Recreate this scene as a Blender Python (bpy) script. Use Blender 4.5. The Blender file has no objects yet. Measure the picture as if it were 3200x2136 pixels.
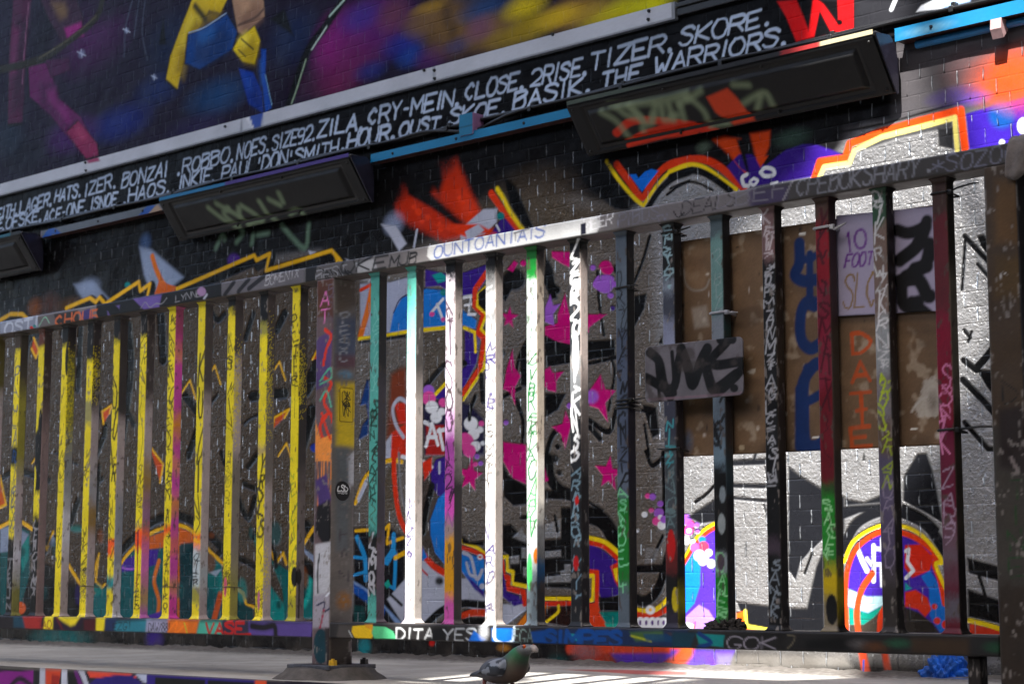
import bpy, bmesh, math, random
import numpy as np
from mathutils import Vector, Matrix, geometry

# ------------------------------------------------------------------ camera, world, sun, exposure
K = 1.5                                    # everything below is laid out in units of 1.5 m and scaled at the very end
W, H, FPX = 3200, 2136, 5755.0
PITCH = math.atan(763 / FPX)
AZ = math.radians(132.9)
CF = np.array([math.cos(AZ) * math.cos(PITCH), math.sin(AZ) * math.cos(PITCH), math.sin(PITCH)])
CR = np.array([math.sin(AZ), -math.cos(AZ), 0.0])
CU = np.cross(CR, CF)
scene = bpy.context.scene
COL = scene.collection
cam = bpy.data.cameras.new('camera'); camo = bpy.data.objects.new('camera', cam); COL.objects.link(camo)
cam.sensor_width = 36; cam.lens = FPX / W * 36; cam.clip_start = 0.05; cam.clip_end = 600
camo.matrix_world = Matrix(((CR[0], CU[0], -CF[0], 0), (CR[1], CU[1], -CF[1], 0), (CR[2], CU[2], -CF[2], 0), (0, 0, 0, 1)))
cam.dof.use_dof = True; cam.dof.focus_distance = 4.75 * K; cam.dof.aperture_fstop = 5.0
scene.camera = camo
SUN_D = np.array([-0.33, 1.0, -1.6])      # the way the sunlight travels
SUN_EL = math.atan2(1.6, math.hypot(0.33, 1.0))
world = bpy.data.worlds.new('World'); scene.world = world; world.use_nodes = True
wn = world.node_tree.nodes; wl = world.node_tree.links
sky = wn.new('ShaderNodeTexSky'); sky.sky_type = 'NISHITA'; sky.sun_disc = False; sky.dust_density = 4.0; sky.ozone_density = 0.5
sky.sun_elevation = SUN_EL; sky.sun_rotation = math.radians(90) - math.atan2(-SUN_D[1], -SUN_D[0])
wl.new(sky.outputs[0], wn['Background'].inputs[0]); wn['Background'].inputs[1].default_value = 0.10
sun = bpy.data.lights.new('sun', 'SUN'); suno = bpy.data.objects.new('sun', sun); COL.objects.link(suno)
sun.energy = 5.0; sun.angle = math.radians(0.5); sun.color = (1.0, 0.97, 0.92)
suno.rotation_euler = Vector(SUN_D).to_track_quat('-Z', 'Y').to_euler()
scene.view_settings.view_transform = 'Standard'; scene.view_settings.look = 'None'
scene.view_settings.exposure = 1.92; scene.view_settings.gamma = 1
scene.render.engine = 'CYCLES'
scene.cycles.max_bounces = 6; scene.cycles.diffuse_bounces = 4

HF, YW, YL, ZG = 3.403, 4.643, 3.278, -0.252      # railing plane, wall plane, ledge edge, ledge top
ZR0, ZR1 = -0.097, 0.859                          # between the rails
rng = np.random.default_rng(7); random.seed(7)

# ------------------------------------------------------------------ helpers
def ray(x, y): return CF * FPX + CR * (x - W / 2) - CU * (y - H / 2)
def hit(x, y, Y): r = ray(x, y); return r * (Y / r[1])
def hz(x, y, Z): r = ray(x, y); return r * (Z / r[2])
def lin(c):
    c = np.asarray(c, float) / 255.0
    return np.where(c <= 0.04045, c / 12.92, ((c + 0.055) / 1.055) ** 2.4)
_n = {}
def vnoise(u, v, s, seed=0):
    """value noise on coordinates u, v with cell size s"""
    if seed not in _n: _n[seed] = np.random.default_rng(1000 + seed).random((256, 256))
    g = _n[seed]; a = u / s + 500.3; b = v / s + 500.7
    i = np.floor(a).astype(int); j = np.floor(b).astype(int); fa = a - i; fb = b - j
    fa = fa * fa * (3 - 2 * fa); fb = fb * fb * (3 - 2 * fb)
    i0, i1, j0, j1 = i % 256, (i + 1) % 256, j % 256, (j + 1) % 256
    return (g[j0, i0] * (1 - fa) + g[j0, i1] * fa) * (1 - fb) + (g[j1, i0] * (1 - fa) + g[j1, i1] * fa) * fb
def fbm(u, v, s, seed=0, o=3):
    t = 0; a = 1; n = 0
    for k in range(o): t = t + a * vnoise(u, v, s / 2 ** k, seed + k); n += a; a *= .5
    return t / n
def smooth(p, n=6, closed=False):
    p = [np.asarray(q, float) for q in p]
    if len(p) < 3: return p
    q = ([p[-1]] + p + [p[0], p[1]]) if closed else ([2 * p[0] - p[1]] + p + [2 * p[-1] - p[-2]])
    out = []
    for i in range(1, len(q) - 2):
        for t in np.linspace(0, 1, n, endpoint=False):
            out.append(.5 * (2 * q[i] + (q[i + 1] - q[i - 1]) * t + (2 * q[i - 1] - 5 * q[i] + 4 * q[i + 1] - q[i + 2]) * t ** 2 + (3 * q[i] - q[i - 1] - 3 * q[i + 1] + q[i + 2]) * t ** 3))
    if not closed: out.append(p[-1])
    return out
FONT = {'A': '00 26 40/12 32', 'B': '00 06/~06 36 45 34 03/~03 34 42 30 00', 'C': '~35 26 15 04 02 11 20 31', 'D': '00 06/~06 26 44 42 20 00',
 'E': '46 06 00 40/03 33', 'F': '46 06 00/03 33', 'G': '~45 36 16 04 02 10 30 42/42 22', 'H': '00 06/40 46/03 43', 'I': '20 26', 'J': '~46 41 30 10 01',
 'K': '00 06/46 03 40', 'L': '06 00 40', 'M': '00 06 22 46 40', 'N': '00 06 40 46', 'O': '~16 04 02 10 30 42 44 36 16', 'P': '00 06/~06 36 45 44 33 03',
 'Q': '~16 04 02 10 30 42 44 36 16/22 40', 'R': '00 06/~06 36 45 44 33 03/23 40', 'S': '~45 36 16 05 14 33 42 30 10 01', 'T': '06 46/26 20', 'U': '~06 02 10 30 42 46',
 'V': '06 20 46', 'W': '06 10 23 30 46', 'X': '06 40/00 46', 'Y': '06 23 46/23 20', 'Z': '06 46 00 40', '0': '~16 04 02 10 30 42 44 36 16', '1': '15 26 20',
 '2': '~05 16 36 45 43 00/00 40', '3': '~06 36 45 34 23/~23 34 42 30 00', '4': '30 36 02 42', '5': '46 06 04/~04 34 42 30 00', '6': '~46 15 03 01 10 30 41 33 03',
 '7': '06 46 10', '8': '~23 05 16 36 45 23 02 10 30 42 23', '9': '~43 13 04 05 16 36 45 43 30 10', '.': '20 20', '-': '13 33', "'": '26 24', '/': '00 46', '!': '26 22/20 20',
 '*': '04 42/02 44/25 21', '=': '04 44/02 42', ' ': '', '~': '~02 14 32 44', '@': '~33 24 13 12 21 32 34 25 14/30 46', '>': '05 43 01'}
CW = {'I': .45, '.': .5, "'": .45, '-': .7, ' ': .6, 'W': 1.3, 'M': 1.2, '1': .6, '!': .5}
def glyph(ch):
    out = []
    for s in FONT.get(ch, '').split('/'):
        if not s: continue
        sm = s[0] == '~'; pts = [np.array([int(a[0]) / 4, int(a[1]) / 6]) for a in s.lstrip('~').split()]
        out.append(smooth(pts, 4) if sm else pts)
    return out

class Surf:
    """a rectilinear patch of a plane that paint is laid on; every node keeps a colour and a chrome amount"""
    def __init__(s, o, eu, ev, us, vs, base=(40, 40, 42), chrome=0):
        s.o = np.asarray(o, float); s.eu = np.asarray(eu, float); s.ev = np.asarray(ev, float); s.n = np.cross(s.eu, s.ev)
        s.us = np.asarray(us, float); s.vs = np.asarray(vs, float)
        s.C = np.empty((len(s.vs), len(s.us), 3)); s.C[:] = lin(base); s.A = np.full((len(s.vs), len(s.us)), float(chrome))
        s.U, s.V = np.meshgrid(s.us, s.vs)
    def uv(s, x, y):
        r = ray(x, y); t = s.o.dot(s.n) / r.dot(s.n); P = r * t - s.o
        return np.array([P.dot(s.eu), P.dot(s.ev)])
    def px(s, pts): return [s.uv(*p) for p in pts]
    def scale(s, x, y):
        r = ray(x, y); t = s.o.dot(s.n) / r.dot(s.n); return t       # units per pixel
    def box(s, p, m):
        p = np.asarray(p); a = p.min(0) - m; b = p.max(0) + m
        i0, i1 = np.searchsorted(s.us, [a[0], b[0]]); j0, j1 = np.searchsorted(s.vs, [a[1], b[1]])
        return slice(j0, j1), slice(i0, i1)
    def put(s, sl, al, col, chrome=0):
        al = al[..., None]; s.C[sl] = s.C[sl] * (1 - al) + lin(col) * al
        s.A[sl] = s.A[sl] * (1 - al[..., 0]) + chrome * al[..., 0]
    def edge(s, sl, d, soft, sp, a):
        x = .5 - d / (2 * soft)
        if sp: x = x + (rng.random(d.shape) - .5) * sp
        x = np.clip(x, 0, 1); return x * x * (3 - 2 * x) * a
    @staticmethod
    def segd(X, Y, p, q):
        e = q - p; L = e.dot(e) or 1e-12
        t = np.clip(((X - p[0]) * e[0] + (Y - p[1]) * e[1]) / L, 0, 1)
        return (X - p[0] - t * e[0]) ** 2 + (Y - p[1] - t * e[1]) ** 2
    def fill(s, p, col, soft=.003, a=1, chrome=0, sp=0):
        p = [np.asarray(q, float) for q in p]; sl = s.box(p, soft * 1.6)
        X, Y = s.U[sl], s.V[sl]
        if X.size == 0: return
        d = np.full(X.shape, 1e9); ins = np.zeros(X.shape, bool)
        for k in range(len(p)):
            A, B = p[k - 1], p[k]; d = np.minimum(d, s.segd(X, Y, A, B))
            if A[1] != B[1]:
                ins ^= ((A[1] > Y) != (B[1] > Y)) & (X < (B[0] - A[0]) * (Y - A[1]) / (B[1] - A[1]) + A[0])
        d = np.sqrt(d); d[ins] *= -1
        s.put(sl, s.edge(sl, d, soft, sp, a), col, chrome)
    def stroke(s, p, w, col, soft=.003, a=1, chrome=0, sp=0, w1=None):
        p = [np.asarray(q, float) for q in p]
        if len(p) == 1: p = p * 2
        sl = s.box(p, max(w, w1 or 0) / 2 + soft * 1.6); X, Y = s.U[sl], s.V[sl]
        if X.size == 0: return
        d = np.full(X.shape, 1e9)
        for k in range(len(p) - 1):
            ww = w if w1 is None else w + (w1 - w) * (k + .5) / (len(p) - 1)
            d = np.minimum(d, np.sqrt(s.segd(X, Y, p[k], p[k + 1])) - ww / 2)
        s.put(sl, s.edge(sl, d, soft, sp, a), col, chrome)
    def haze(s, c, ru, rv, col, a=1, sp=.25, chrome=0):
        c = np.asarray(c); sl = s.box([c - [ru, rv], c + [ru, rv]], 0); X, Y = s.U[sl], s.V[sl]
        if X.size == 0: return
        r = ((X - c[0]) / ru) ** 2 + ((Y - c[1]) / rv) ** 2
        al = np.clip(1 - r, 0, 1) ** 1.5 * a
        if sp: al = np.clip(al * (1 + (rng.random(al.shape) - .5) * 2 * sp), 0, 1)
        s.put(sl, al, col, chrome)
    def text(s, txt, p0, p1, h, w, col, slant=.22, soft=.002, a=1, wob=.05, up=None, chrome=0, sp=0):
        p0, p1 = np.asarray(p0, float), np.asarray(p1, float); L = np.linalg.norm(p1 - p0); e = (p1 - p0) / L
        n = np.array([-e[1], e[0]]) if up is None else np.asarray(up, float)
        ws = [CW.get(c, 1) for c in txt]; unit = L / (sum(ws) + .28 * (len(ws) - 1)); x = 0
        for c, cw in zip(txt, ws):
            r = random.uniform(-wob, wob) * 1.2; hh = h * random.uniform(1 - wob * 1.3, 1 + wob * 1.3); sl_ = slant + random.uniform(-wob, wob) * 1.1; kx = random.uniform(1 - wob * 1.2, 1 + wob * 1.5); tl = random.uniform(-wob, wob) * .8
            for st in glyph(c):
                q = []
                for g in st:
                    gx = (g[0] - .5) * cw + cw / 2 if cw >= 1 or c in '1-' else (g[0] - .5) * (cw if c not in "I.'!" else 0) + cw / 2
                    gx = (gx - cw / 2) * kx + cw / 2 + random.uniform(-wob, wob) * .45; gy = g[1] + tl * (gx - cw / 2) + random.uniform(-wob, wob) * .25
                    q.append(p0 + e * (unit * (x + gx) + sl_ * g[1] * hh) + n * (hh * (gy + r * .5)))
                s.stroke(q, w * random.uniform(.85, 1.15) * (1.7 if c == '.' else 1), col, soft, a * random.uniform(.86, 1), chrome, sp, w1=w * random.uniform(.6, 1.05) * (1.7 if c == '.' else 1))
            x += cw + .28
    # the same with points read off the photograph and carried onto this plane
    def P(s, pts, col, soft=3, sm=0, **k):
        q = smooth(pts, 5, True) if sm else pts; sc = s.scale(*np.mean(np.asarray(pts), 0)); s.fill(s.px(q), col, soft * sc, **k)
    def S(s, pts, w, col, soft=2.5, sm=1, w1=None, **k):
        q = smooth(pts, 5) if sm and len(pts) > 2 else pts; sc = s.scale(*np.mean(np.asarray(pts), 0))
        s.stroke(s.px(q), w * sc, col, soft * sc, w1=None if w1 is None else w1 * sc, **k)
    def D(s, x, y, r, col, soft=2.5, ry=None, **k):
        t = np.linspace(0, 2 * math.pi, 18, endpoint=False); s.P([(x + r * math.cos(i), y + (ry or r) * math.sin(i)) for i in t], col, soft, **k)
    def Z(s, x, y, rx, ry, col, a=1, **k):
        sc = s.scale(x, y); s.haze(s.uv(x, y), rx * sc * 1.35, ry * sc, col, a, **k)
    def T(s, txt, p0, p1, h, w, col, slant=.22, soft=2, **k):
        sc = s.scale(*p0); a, b = s.uv(*p0), s.uv(*p1)
        hh = (s.uv(p0[0], p0[1] - h) - a); s.text(txt, a, b, np.linalg.norm(hh), w * sc, col, slant, soft * sc, **k)
    def star(s, x, y, r, rot, col, inner=.45, n=5, sy=1.1):
        pts = []
        for k in range(2 * n):
            rr = (r if k % 2 == 0 else r * inner) * random.uniform(.85, 1.15); an = rot + math.pi * k / n
            pts.append((x + rr * math.sin(an) * .8, y - rr * math.cos(an) * sy))
        s.P(pts, col, 3)
    def grime(s, amt=.25, size=.12, seed=3, speck=.08):
        f = fbm(s.U, s.V, size, seed, 4); s.C *= (1 + (f - .5) * 2 * amt)[..., None]
        s.C *= (1 + (rng.random(s.U.shape) - .5) * speck)[..., None]
        np.clip(s.C, 0, 1, s.C)
    def mesh(s, name, mat, parent=None, disp=None):
        co = s.o + s.U[..., None] * s.eu + s.V[..., None] * s.ev
        if disp is not None: co = co + disp[..., None] * s.n
        return gridmesh(name, co, np.concatenate([s.C, s.A[..., None]], 2), mat, parent)

def gridmesh(name, co, rgba, mat, parent=None, closed=False, caps=False, smoothed=False):
    nv, nu = co.shape[:2]; me = bpy.data.meshes.new(name)
    idx = np.arange(nv * nu).reshape(nv, nu)
    if closed: idx = np.concatenate([idx, idx[:, :1]], 1)
    q = np.stack([idx[:-1, :-1], idx[:-1, 1:], idx[1:, 1:], idx[1:, :-1]], -1).reshape(-1, 4)
    nq = len(q); lv = q.ravel(); ls = np.arange(nq) * 4; tot = nq
    if caps:
        lv = np.concatenate([lv, np.arange(nu)[::-1], np.arange(nu) + (nv - 1) * nu]); ls = np.concatenate([ls, [nq * 4, nq * 4 + nu]]); tot += 2
    me.vertices.add(nv * nu); me.vertices.foreach_set('co', co.reshape(-1).astype(np.float32))
    me.loops.add(len(lv)); me.loops.foreach_set('vertex_index', lv.astype(np.int32))
    me.polygons.add(tot); me.polygons.foreach_set('loop_start', ls.astype(np.int32))
    me.update(calc_edges=True)
    at = me.color_attributes.new('paint', 'FLOAT_COLOR', 'POINT'); at.data.foreach_set('color', rgba.reshape(-1).astype(np.float32))
    if smoothed: me.polygons.foreach_set('use_smooth', np.ones(tot, bool))
    me.materials.append(mat)
    return link(name, me, parent)
def link(name, me, parent=None):
    o = bpy.data.objects.new(name, me); COL.objects.link(o)
    if parent is not None: o.parent = parent
    return o
def empty(name, loc=(0, 0, 0)):
    o = bpy.data.objects.new(name, None); COL.objects.link(o); o.location = loc; o.empty_display_size = .1; return o
def tag(o, label=None, cat=None, group=None, kind=None):
    for k, v in (('label', label), ('category', cat), ('group', group), ('kind', kind)):
        if v: o[k] = v
    return o
def prm(bm, pts, x0, x1):
    """prism along x from a closed (y, z) outline"""
    a = [bm.verts.new((x0, y, z)) for y, z in pts]; b = [bm.verts.new((x1, y, z)) for y, z in pts]
    bm.faces.new(a); bm.faces.new(b[::-1])
    for i in range(len(pts)): bm.faces.new((a[i - 1], b[i - 1], b[i], a[i]))
def bx(bm, x0, x1, y0, y1, z0, z1, bev=0):
    t = bmesh.new(); bmesh.ops.create_cube(t, size=1)
    for v in t.verts: v.co = ((x0 + x1) / 2 + v.co.x * (x1 - x0), (y0 + y1) / 2 + v.co.y * (y1 - y0), (z0 + z1) / 2 + v.co.z * (z1 - z0))
    if bev: bmesh.ops.bevel(t, geom=t.edges[:], offset=bev, segments=2, affect='EDGES', profile=.5)
    me = bpy.data.meshes.new('t'); t.to_mesh(me); t.free(); bm.from_mesh(me); bpy.data.meshes.remove(me)
def tube(bm, pts, r, n=8, cap=True):
    pts = [Vector(p) for p in pts]; rings = []
    for i, p in enumerate(pts):
        d = (pts[min(i + 1, len(pts) - 1)] - pts[max(i - 1, 0)]).normalized()
        a = d.orthogonal().normalized() if i == 0 else (a - d * a.dot(d)).normalized()
        b = d.cross(a); rr = r[i] if isinstance(r, (list, tuple)) else r
        rings.append([bm.verts.new(p + (a * math.cos(t) + b * math.sin(t)) * rr) for t in [2 * math.pi * k / n for k in range(n)]])
    for i in range(len(rings) - 1):
        for k in range(n): bm.faces.new((rings[i][k - 1], rings[i][k], rings[i + 1][k], rings[i + 1][k - 1]))
    if cap: bm.faces.new(rings[0][::-1]); bm.faces.new(rings[-1])
def obj(name, bm, mat, parent=None, sm=False):
    bmesh.ops.recalc_face_normals(bm, faces=bm.faces[:])
    me = bpy.data.meshes.new(name); bm.to_mesh(me); bm.free(); me.materials.append(mat)
    if sm: me.polygons.foreach_set('use_smooth', np.ones(len(me.polygons), bool))
    return link(name, me, parent)

# ------------------------------------------------------------------ materials
def newmat(name):
    m = bpy.data.materials.new(name); m.use_nodes = True
    return m, m.node_tree.nodes, m.node_tree.links, m.node_tree.nodes['Principled BSDF']
def bump(n, l, p, height, strength, dist, prev=None):
    b = n.new('ShaderNodeBump'); b.inputs['Strength'].default_value = strength; b.inputs['Distance'].default_value = dist
    l.new(height, b.inputs['Height'])
    if prev is not None: l.new(prev.outputs[0], b.inputs['Normal'])
    l.new(b.outputs[0], p.inputs['Normal']); return b
def ntex(n, l, scale, detail=4, rough=.6, vec=None):
    t = n.new('ShaderNodeTexNoise'); t.inputs['Scale'].default_value = scale; t.inputs['Detail'].default_value = detail; t.inputs['Roughness'].default_value = rough
    l.new((vec or n.new('ShaderNodeTexCoord').outputs['Object']), t.inputs['Vector']); return t
def ramp(n, l, src, a, b, c0, c1):
    r = n.new('ShaderNodeMapRange'); r.inputs[1].default_value = a; r.inputs[2].default_value = b; r.inputs[3].default_value = c0; r.inputs[4].default_value = c1
    l.new(src, r.inputs[0]); return r.outputs[0]
def painted(name, rough=(.3, .55), peel=.12, peel_scale=160, met=.0, brick=False):
    m, n, l, p = newmat(name)
    at = n.new('ShaderNodeAttribute'); at.attribute_name = 'paint'; l.new(at.outputs['Color'], p.inputs['Base Color'])
    tc = n.new('ShaderNodeTexCoord').outputs['Object']
    big = ntex(n, l, 9, 5, .6, tc)
    l.new(ramp(n, l, big.outputs[0], .3, .7, rough[0], rough[1]), p.inputs['Roughness'])
    prev = None; p.inputs['Specular IOR Level'].default_value = .3
    if brick:
        def mth(op, a, b=None, c=None):
            k = n.new('ShaderNodeMath'); k.operation = op
            for i, v in enumerate((a, b, c)):
                if v is None: continue
                if isinstance(v, (int, float)): k.inputs[i].default_value = v
                else: l.new(v, k.inputs[i])
            return k.outputs[0]
        sx = n.new('ShaderNodeSeparateXYZ'); l.new(tc, sx.inputs[0])
        wob = ntex(n, l, 6, 3, .5, tc); wx = ntex(n, l, 13, 3, .5, tc)
        cz = mth('MULTIPLY_ADD', wob.outputs[0], .010, sx.outputs['Z']); cx = mth('MULTIPLY_ADD', wx.outputs[0], .016, sx.outputs['X'])
        rz = mth('DIVIDE', cz, .069); row = mth('FLOOR', rz); fz = mth('FRACT', rz)
        rx = mth('MULTIPLY_ADD', row, .5, mth('DIVIDE', cx, .122)); fx = mth('FRACT', rx)
        dz = mth('MULTIPLY', mth('MINIMUM', fz, mth('SUBTRACT', 1, fz)), .069); dx = mth('MULTIPLY', mth('MINIMUM', fx, mth('SUBTRACT', 1, fx)), .122)
        gz = n.new('ShaderNodeMapRange'); gz.interpolation_type = 'SMOOTHSTEP'; gz.inputs[2].default_value = .006; l.new(dz, gz.inputs[0])
        gx = n.new('ShaderNodeMapRange'); gx.interpolation_type = 'SMOOTHSTEP'; gx.inputs[2].default_value = .0065; l.new(dx, gx.inputs[0])
        vary = ntex(n, l, 9, 3, .55, tc); amt = ramp(n, l, vary.outputs[0], .42, .64, .06, 1.0); vary2 = ntex(n, l, 7, 3, .55, tc)
        prev = bump(n, l, p, mth('MULTIPLY', mth('SUBTRACT', gz.outputs[0], 1), ramp(n, l, vary2.outputs[0], .40, .66, .06, .7)), .8, .0030)
        prev = bump(n, l, p, mth('MULTIPLY', mth('MULTIPLY', mth('SUBTRACT', gx.outputs[0], 1), ramp(n, l, sx.outputs['Z'], 2.2, 2.5, 1, .3)), amt), 1.0, .009, prev)
        lump = ntex(n, l, 22, 3, .5, tc); prev = bump(n, l, p, mth('MULTIPLY', lump.outputs[0], mth('MULTIPLY_ADD', at.outputs['Alpha'], .92, .08)), .8, .0062, prev)
        micro = ntex(n, l, 62, 3, .62, tc); prev = bump(n, l, p, mth('MULTIPLY', micro.outputs[0], mth('MULTIPLY', ramp(n, l, sx.outputs['Z'], 1.9, 2.25, 1, .0), mth('MULTIPLY_ADD', at.outputs['Alpha'], .85, .15))), 1.0, .0075, prev)
        # pale metal flecks in the upright joints and in spots, painted in as sky glints
        spot = ntex(n, l, 48, 2, .5, tc); sp = ramp(n, l, spot.outputs[0], .69, .73, 0, 1)
        low0 = ramp(n, l, sx.outputs['Z'], 2.2, 2.42, 1, .0)
        jm = mth('MULTIPLY', ramp(n, l, mth('MULTIPLY_ADD', ntex(n, l, 70, 2, .5, tc).outputs[0], .9, mth('SUBTRACT', gx.outputs[0], .45)), .3, .6, 1, 0), mth('MULTIPLY', ramp(n, l, vary.outputs[0], .455, .52, 0, 1), ramp(n, l, fz, .1, .25, 0, 1)))
        big2 = ntex(n, l, 1.7, 3, .6, tc); jm = mth('MULTIPLY', jm, ramp(n, l, big2.outputs[0], .42, .56, .08, 1))
        jm = mth('MULTIPLY', mth('MAXIMUM', jm, mth('MULTIPLY', sp, mth('MULTIPLY', at.outputs['Alpha'], .7))), mth('MULTIPLY', low0, mth('MULTIPLY_ADD', at.outputs['Alpha'], .75, .25)))
        mx = n.new('ShaderNodeMix'); mx.data_type = 'RGBA'; mx.inputs[7].default_value = (.80, .84, .90, 1); l.new(jm, mx.inputs[0]); l.new(at.outputs['Color'], mx.inputs[6]); l.new(mx.outputs[2], p.inputs['Base Color'])
        l.new(mth('MAXIMUM', jm, mth('MULTIPLY', at.outputs['Alpha'], .45)), p.inputs['Metallic'])
        low = ramp(n, l, sx.outputs['Z'], 1.2, 2.2, .28, .06); l.new(low, p.inputs['Specular IOR Level'])
    fine = ntex(n, l, peel_scale, 3, .55, tc)
    bump(n, l, p, fine.outputs[0], peel, .0018, prev)
    return m
def flat(name, col, rough=.5, met=0, var=.25, scale=14, bmp=.1, bscale=120):
    m, n, l, p = newmat(name); t = ntex(n, l, scale, 5); c = lin(col)
    mx = n.new('ShaderNodeMix'); mx.data_type = 'RGBA'; mx.inputs[6].default_value = (*(c * (1 - var)), 1); mx.inputs[7].default_value = (*np.clip(c * (1 + var), 0, 1), 1)
    l.new(ramp(n, l, t.outputs[0], .3, .7, 0, 1), mx.inputs[0]); l.new(mx.outputs[2], p.inputs['Base Color'])
    p.inputs['Roughness'].default_value = rough; p.inputs['Metallic'].default_value = met
    f = ntex(n, l, bscale, 3); bump(n, l, p, f.outputs[0], bmp, .003); return m
M_WALL = painted('glossy_painted_brick', (.18, .34), .15, 150, brick=True)
M_STEEL = painted('painted_steel', (.32, .55), .25, 260)
M_BOARD = painted('weathered_board', (.5, .75), .3, 120)
M_PAPER = painted('painted_panel', (.45, .6), .1, 200)
M_STONE = painted('painted_concrete', (.65, .9), .8, 60)
M_FEATH = painted('feathers', (.45, .6), .2, 300)
M_BLACK = flat('black_gloss_metal', (24, 24, 25), .32, 0, .3, 8, .2, 90)
M_CABLE = flat('black_cable', (20, 20, 21), .35, 0, .3, 10, .1)
M_WIRE = flat('dark_wire', (28, 27, 26), .4, .3)
M_DIRT = flat('dirt', (74, 68, 62), .95, 0, .5, 40, 1.0, 90)
M_CONC = flat('concrete', (120, 116, 110), .85, 0, .2, 6, .6, 70)
M_ASPH = flat('asphalt', (62, 62, 63), .9, 0, .2, 20, .8, 90)
M_BRICKFAR = flat('far_masonry', (84, 68, 54), .85, 0, .25, 3, .4, 30)
M_GREY = flat('grey_steel', (60, 62, 60), .6, 0, .2, 3, .2, 30)

# crops of the photograph the points below were read from
_CR = dict(a=(0, 0), b=(1050, 0), c=(2100, 0), d=(0, 700), e=(1050, 700), f=(2100, 700), g=(0, 1416), h=(1050, 1416), i=(2100, 1416))
SC = 1100 / 2349
def q(k, s):
    ox, oy = _CR[k]; v = [float(t) for t in s.replace(',', ' ').split()]
    return [(ox + SC * v[i], oy + SC * v[i + 1]) for i in range(0, len(v), 2)]
def q1(k, x, y): ox, oy = _CR[k]; return (ox + SC * x, oy + SC * y)
SLT = (24, 25, 29); CHM = (104, 95, 86); WHT = (222, 226, 232); BLK = (13, 13, 14); ORG = (222, 62, 16); RED = (196, 26, 20); YEL = (238, 208, 22); WYE = (232, 178, 18); PUR = (52, 26, 128); BLU = (22, 116, 206)  # SLT: the black paint, lightened for its sunlit gloss
TEA = (8, 122, 124); MAG = (188, 8, 112); CHR = (140, 139, 139); CHB = (76, 61, 45); LAV = (176, 182, 200); LIL = (150, 88, 196); PNK = (216, 72, 152); CYA = (30, 140, 205); BYE = (226, 208, 26)  # CHR, CHM, CHB: one silver paint in sunlit, mid and shaded tones
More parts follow.
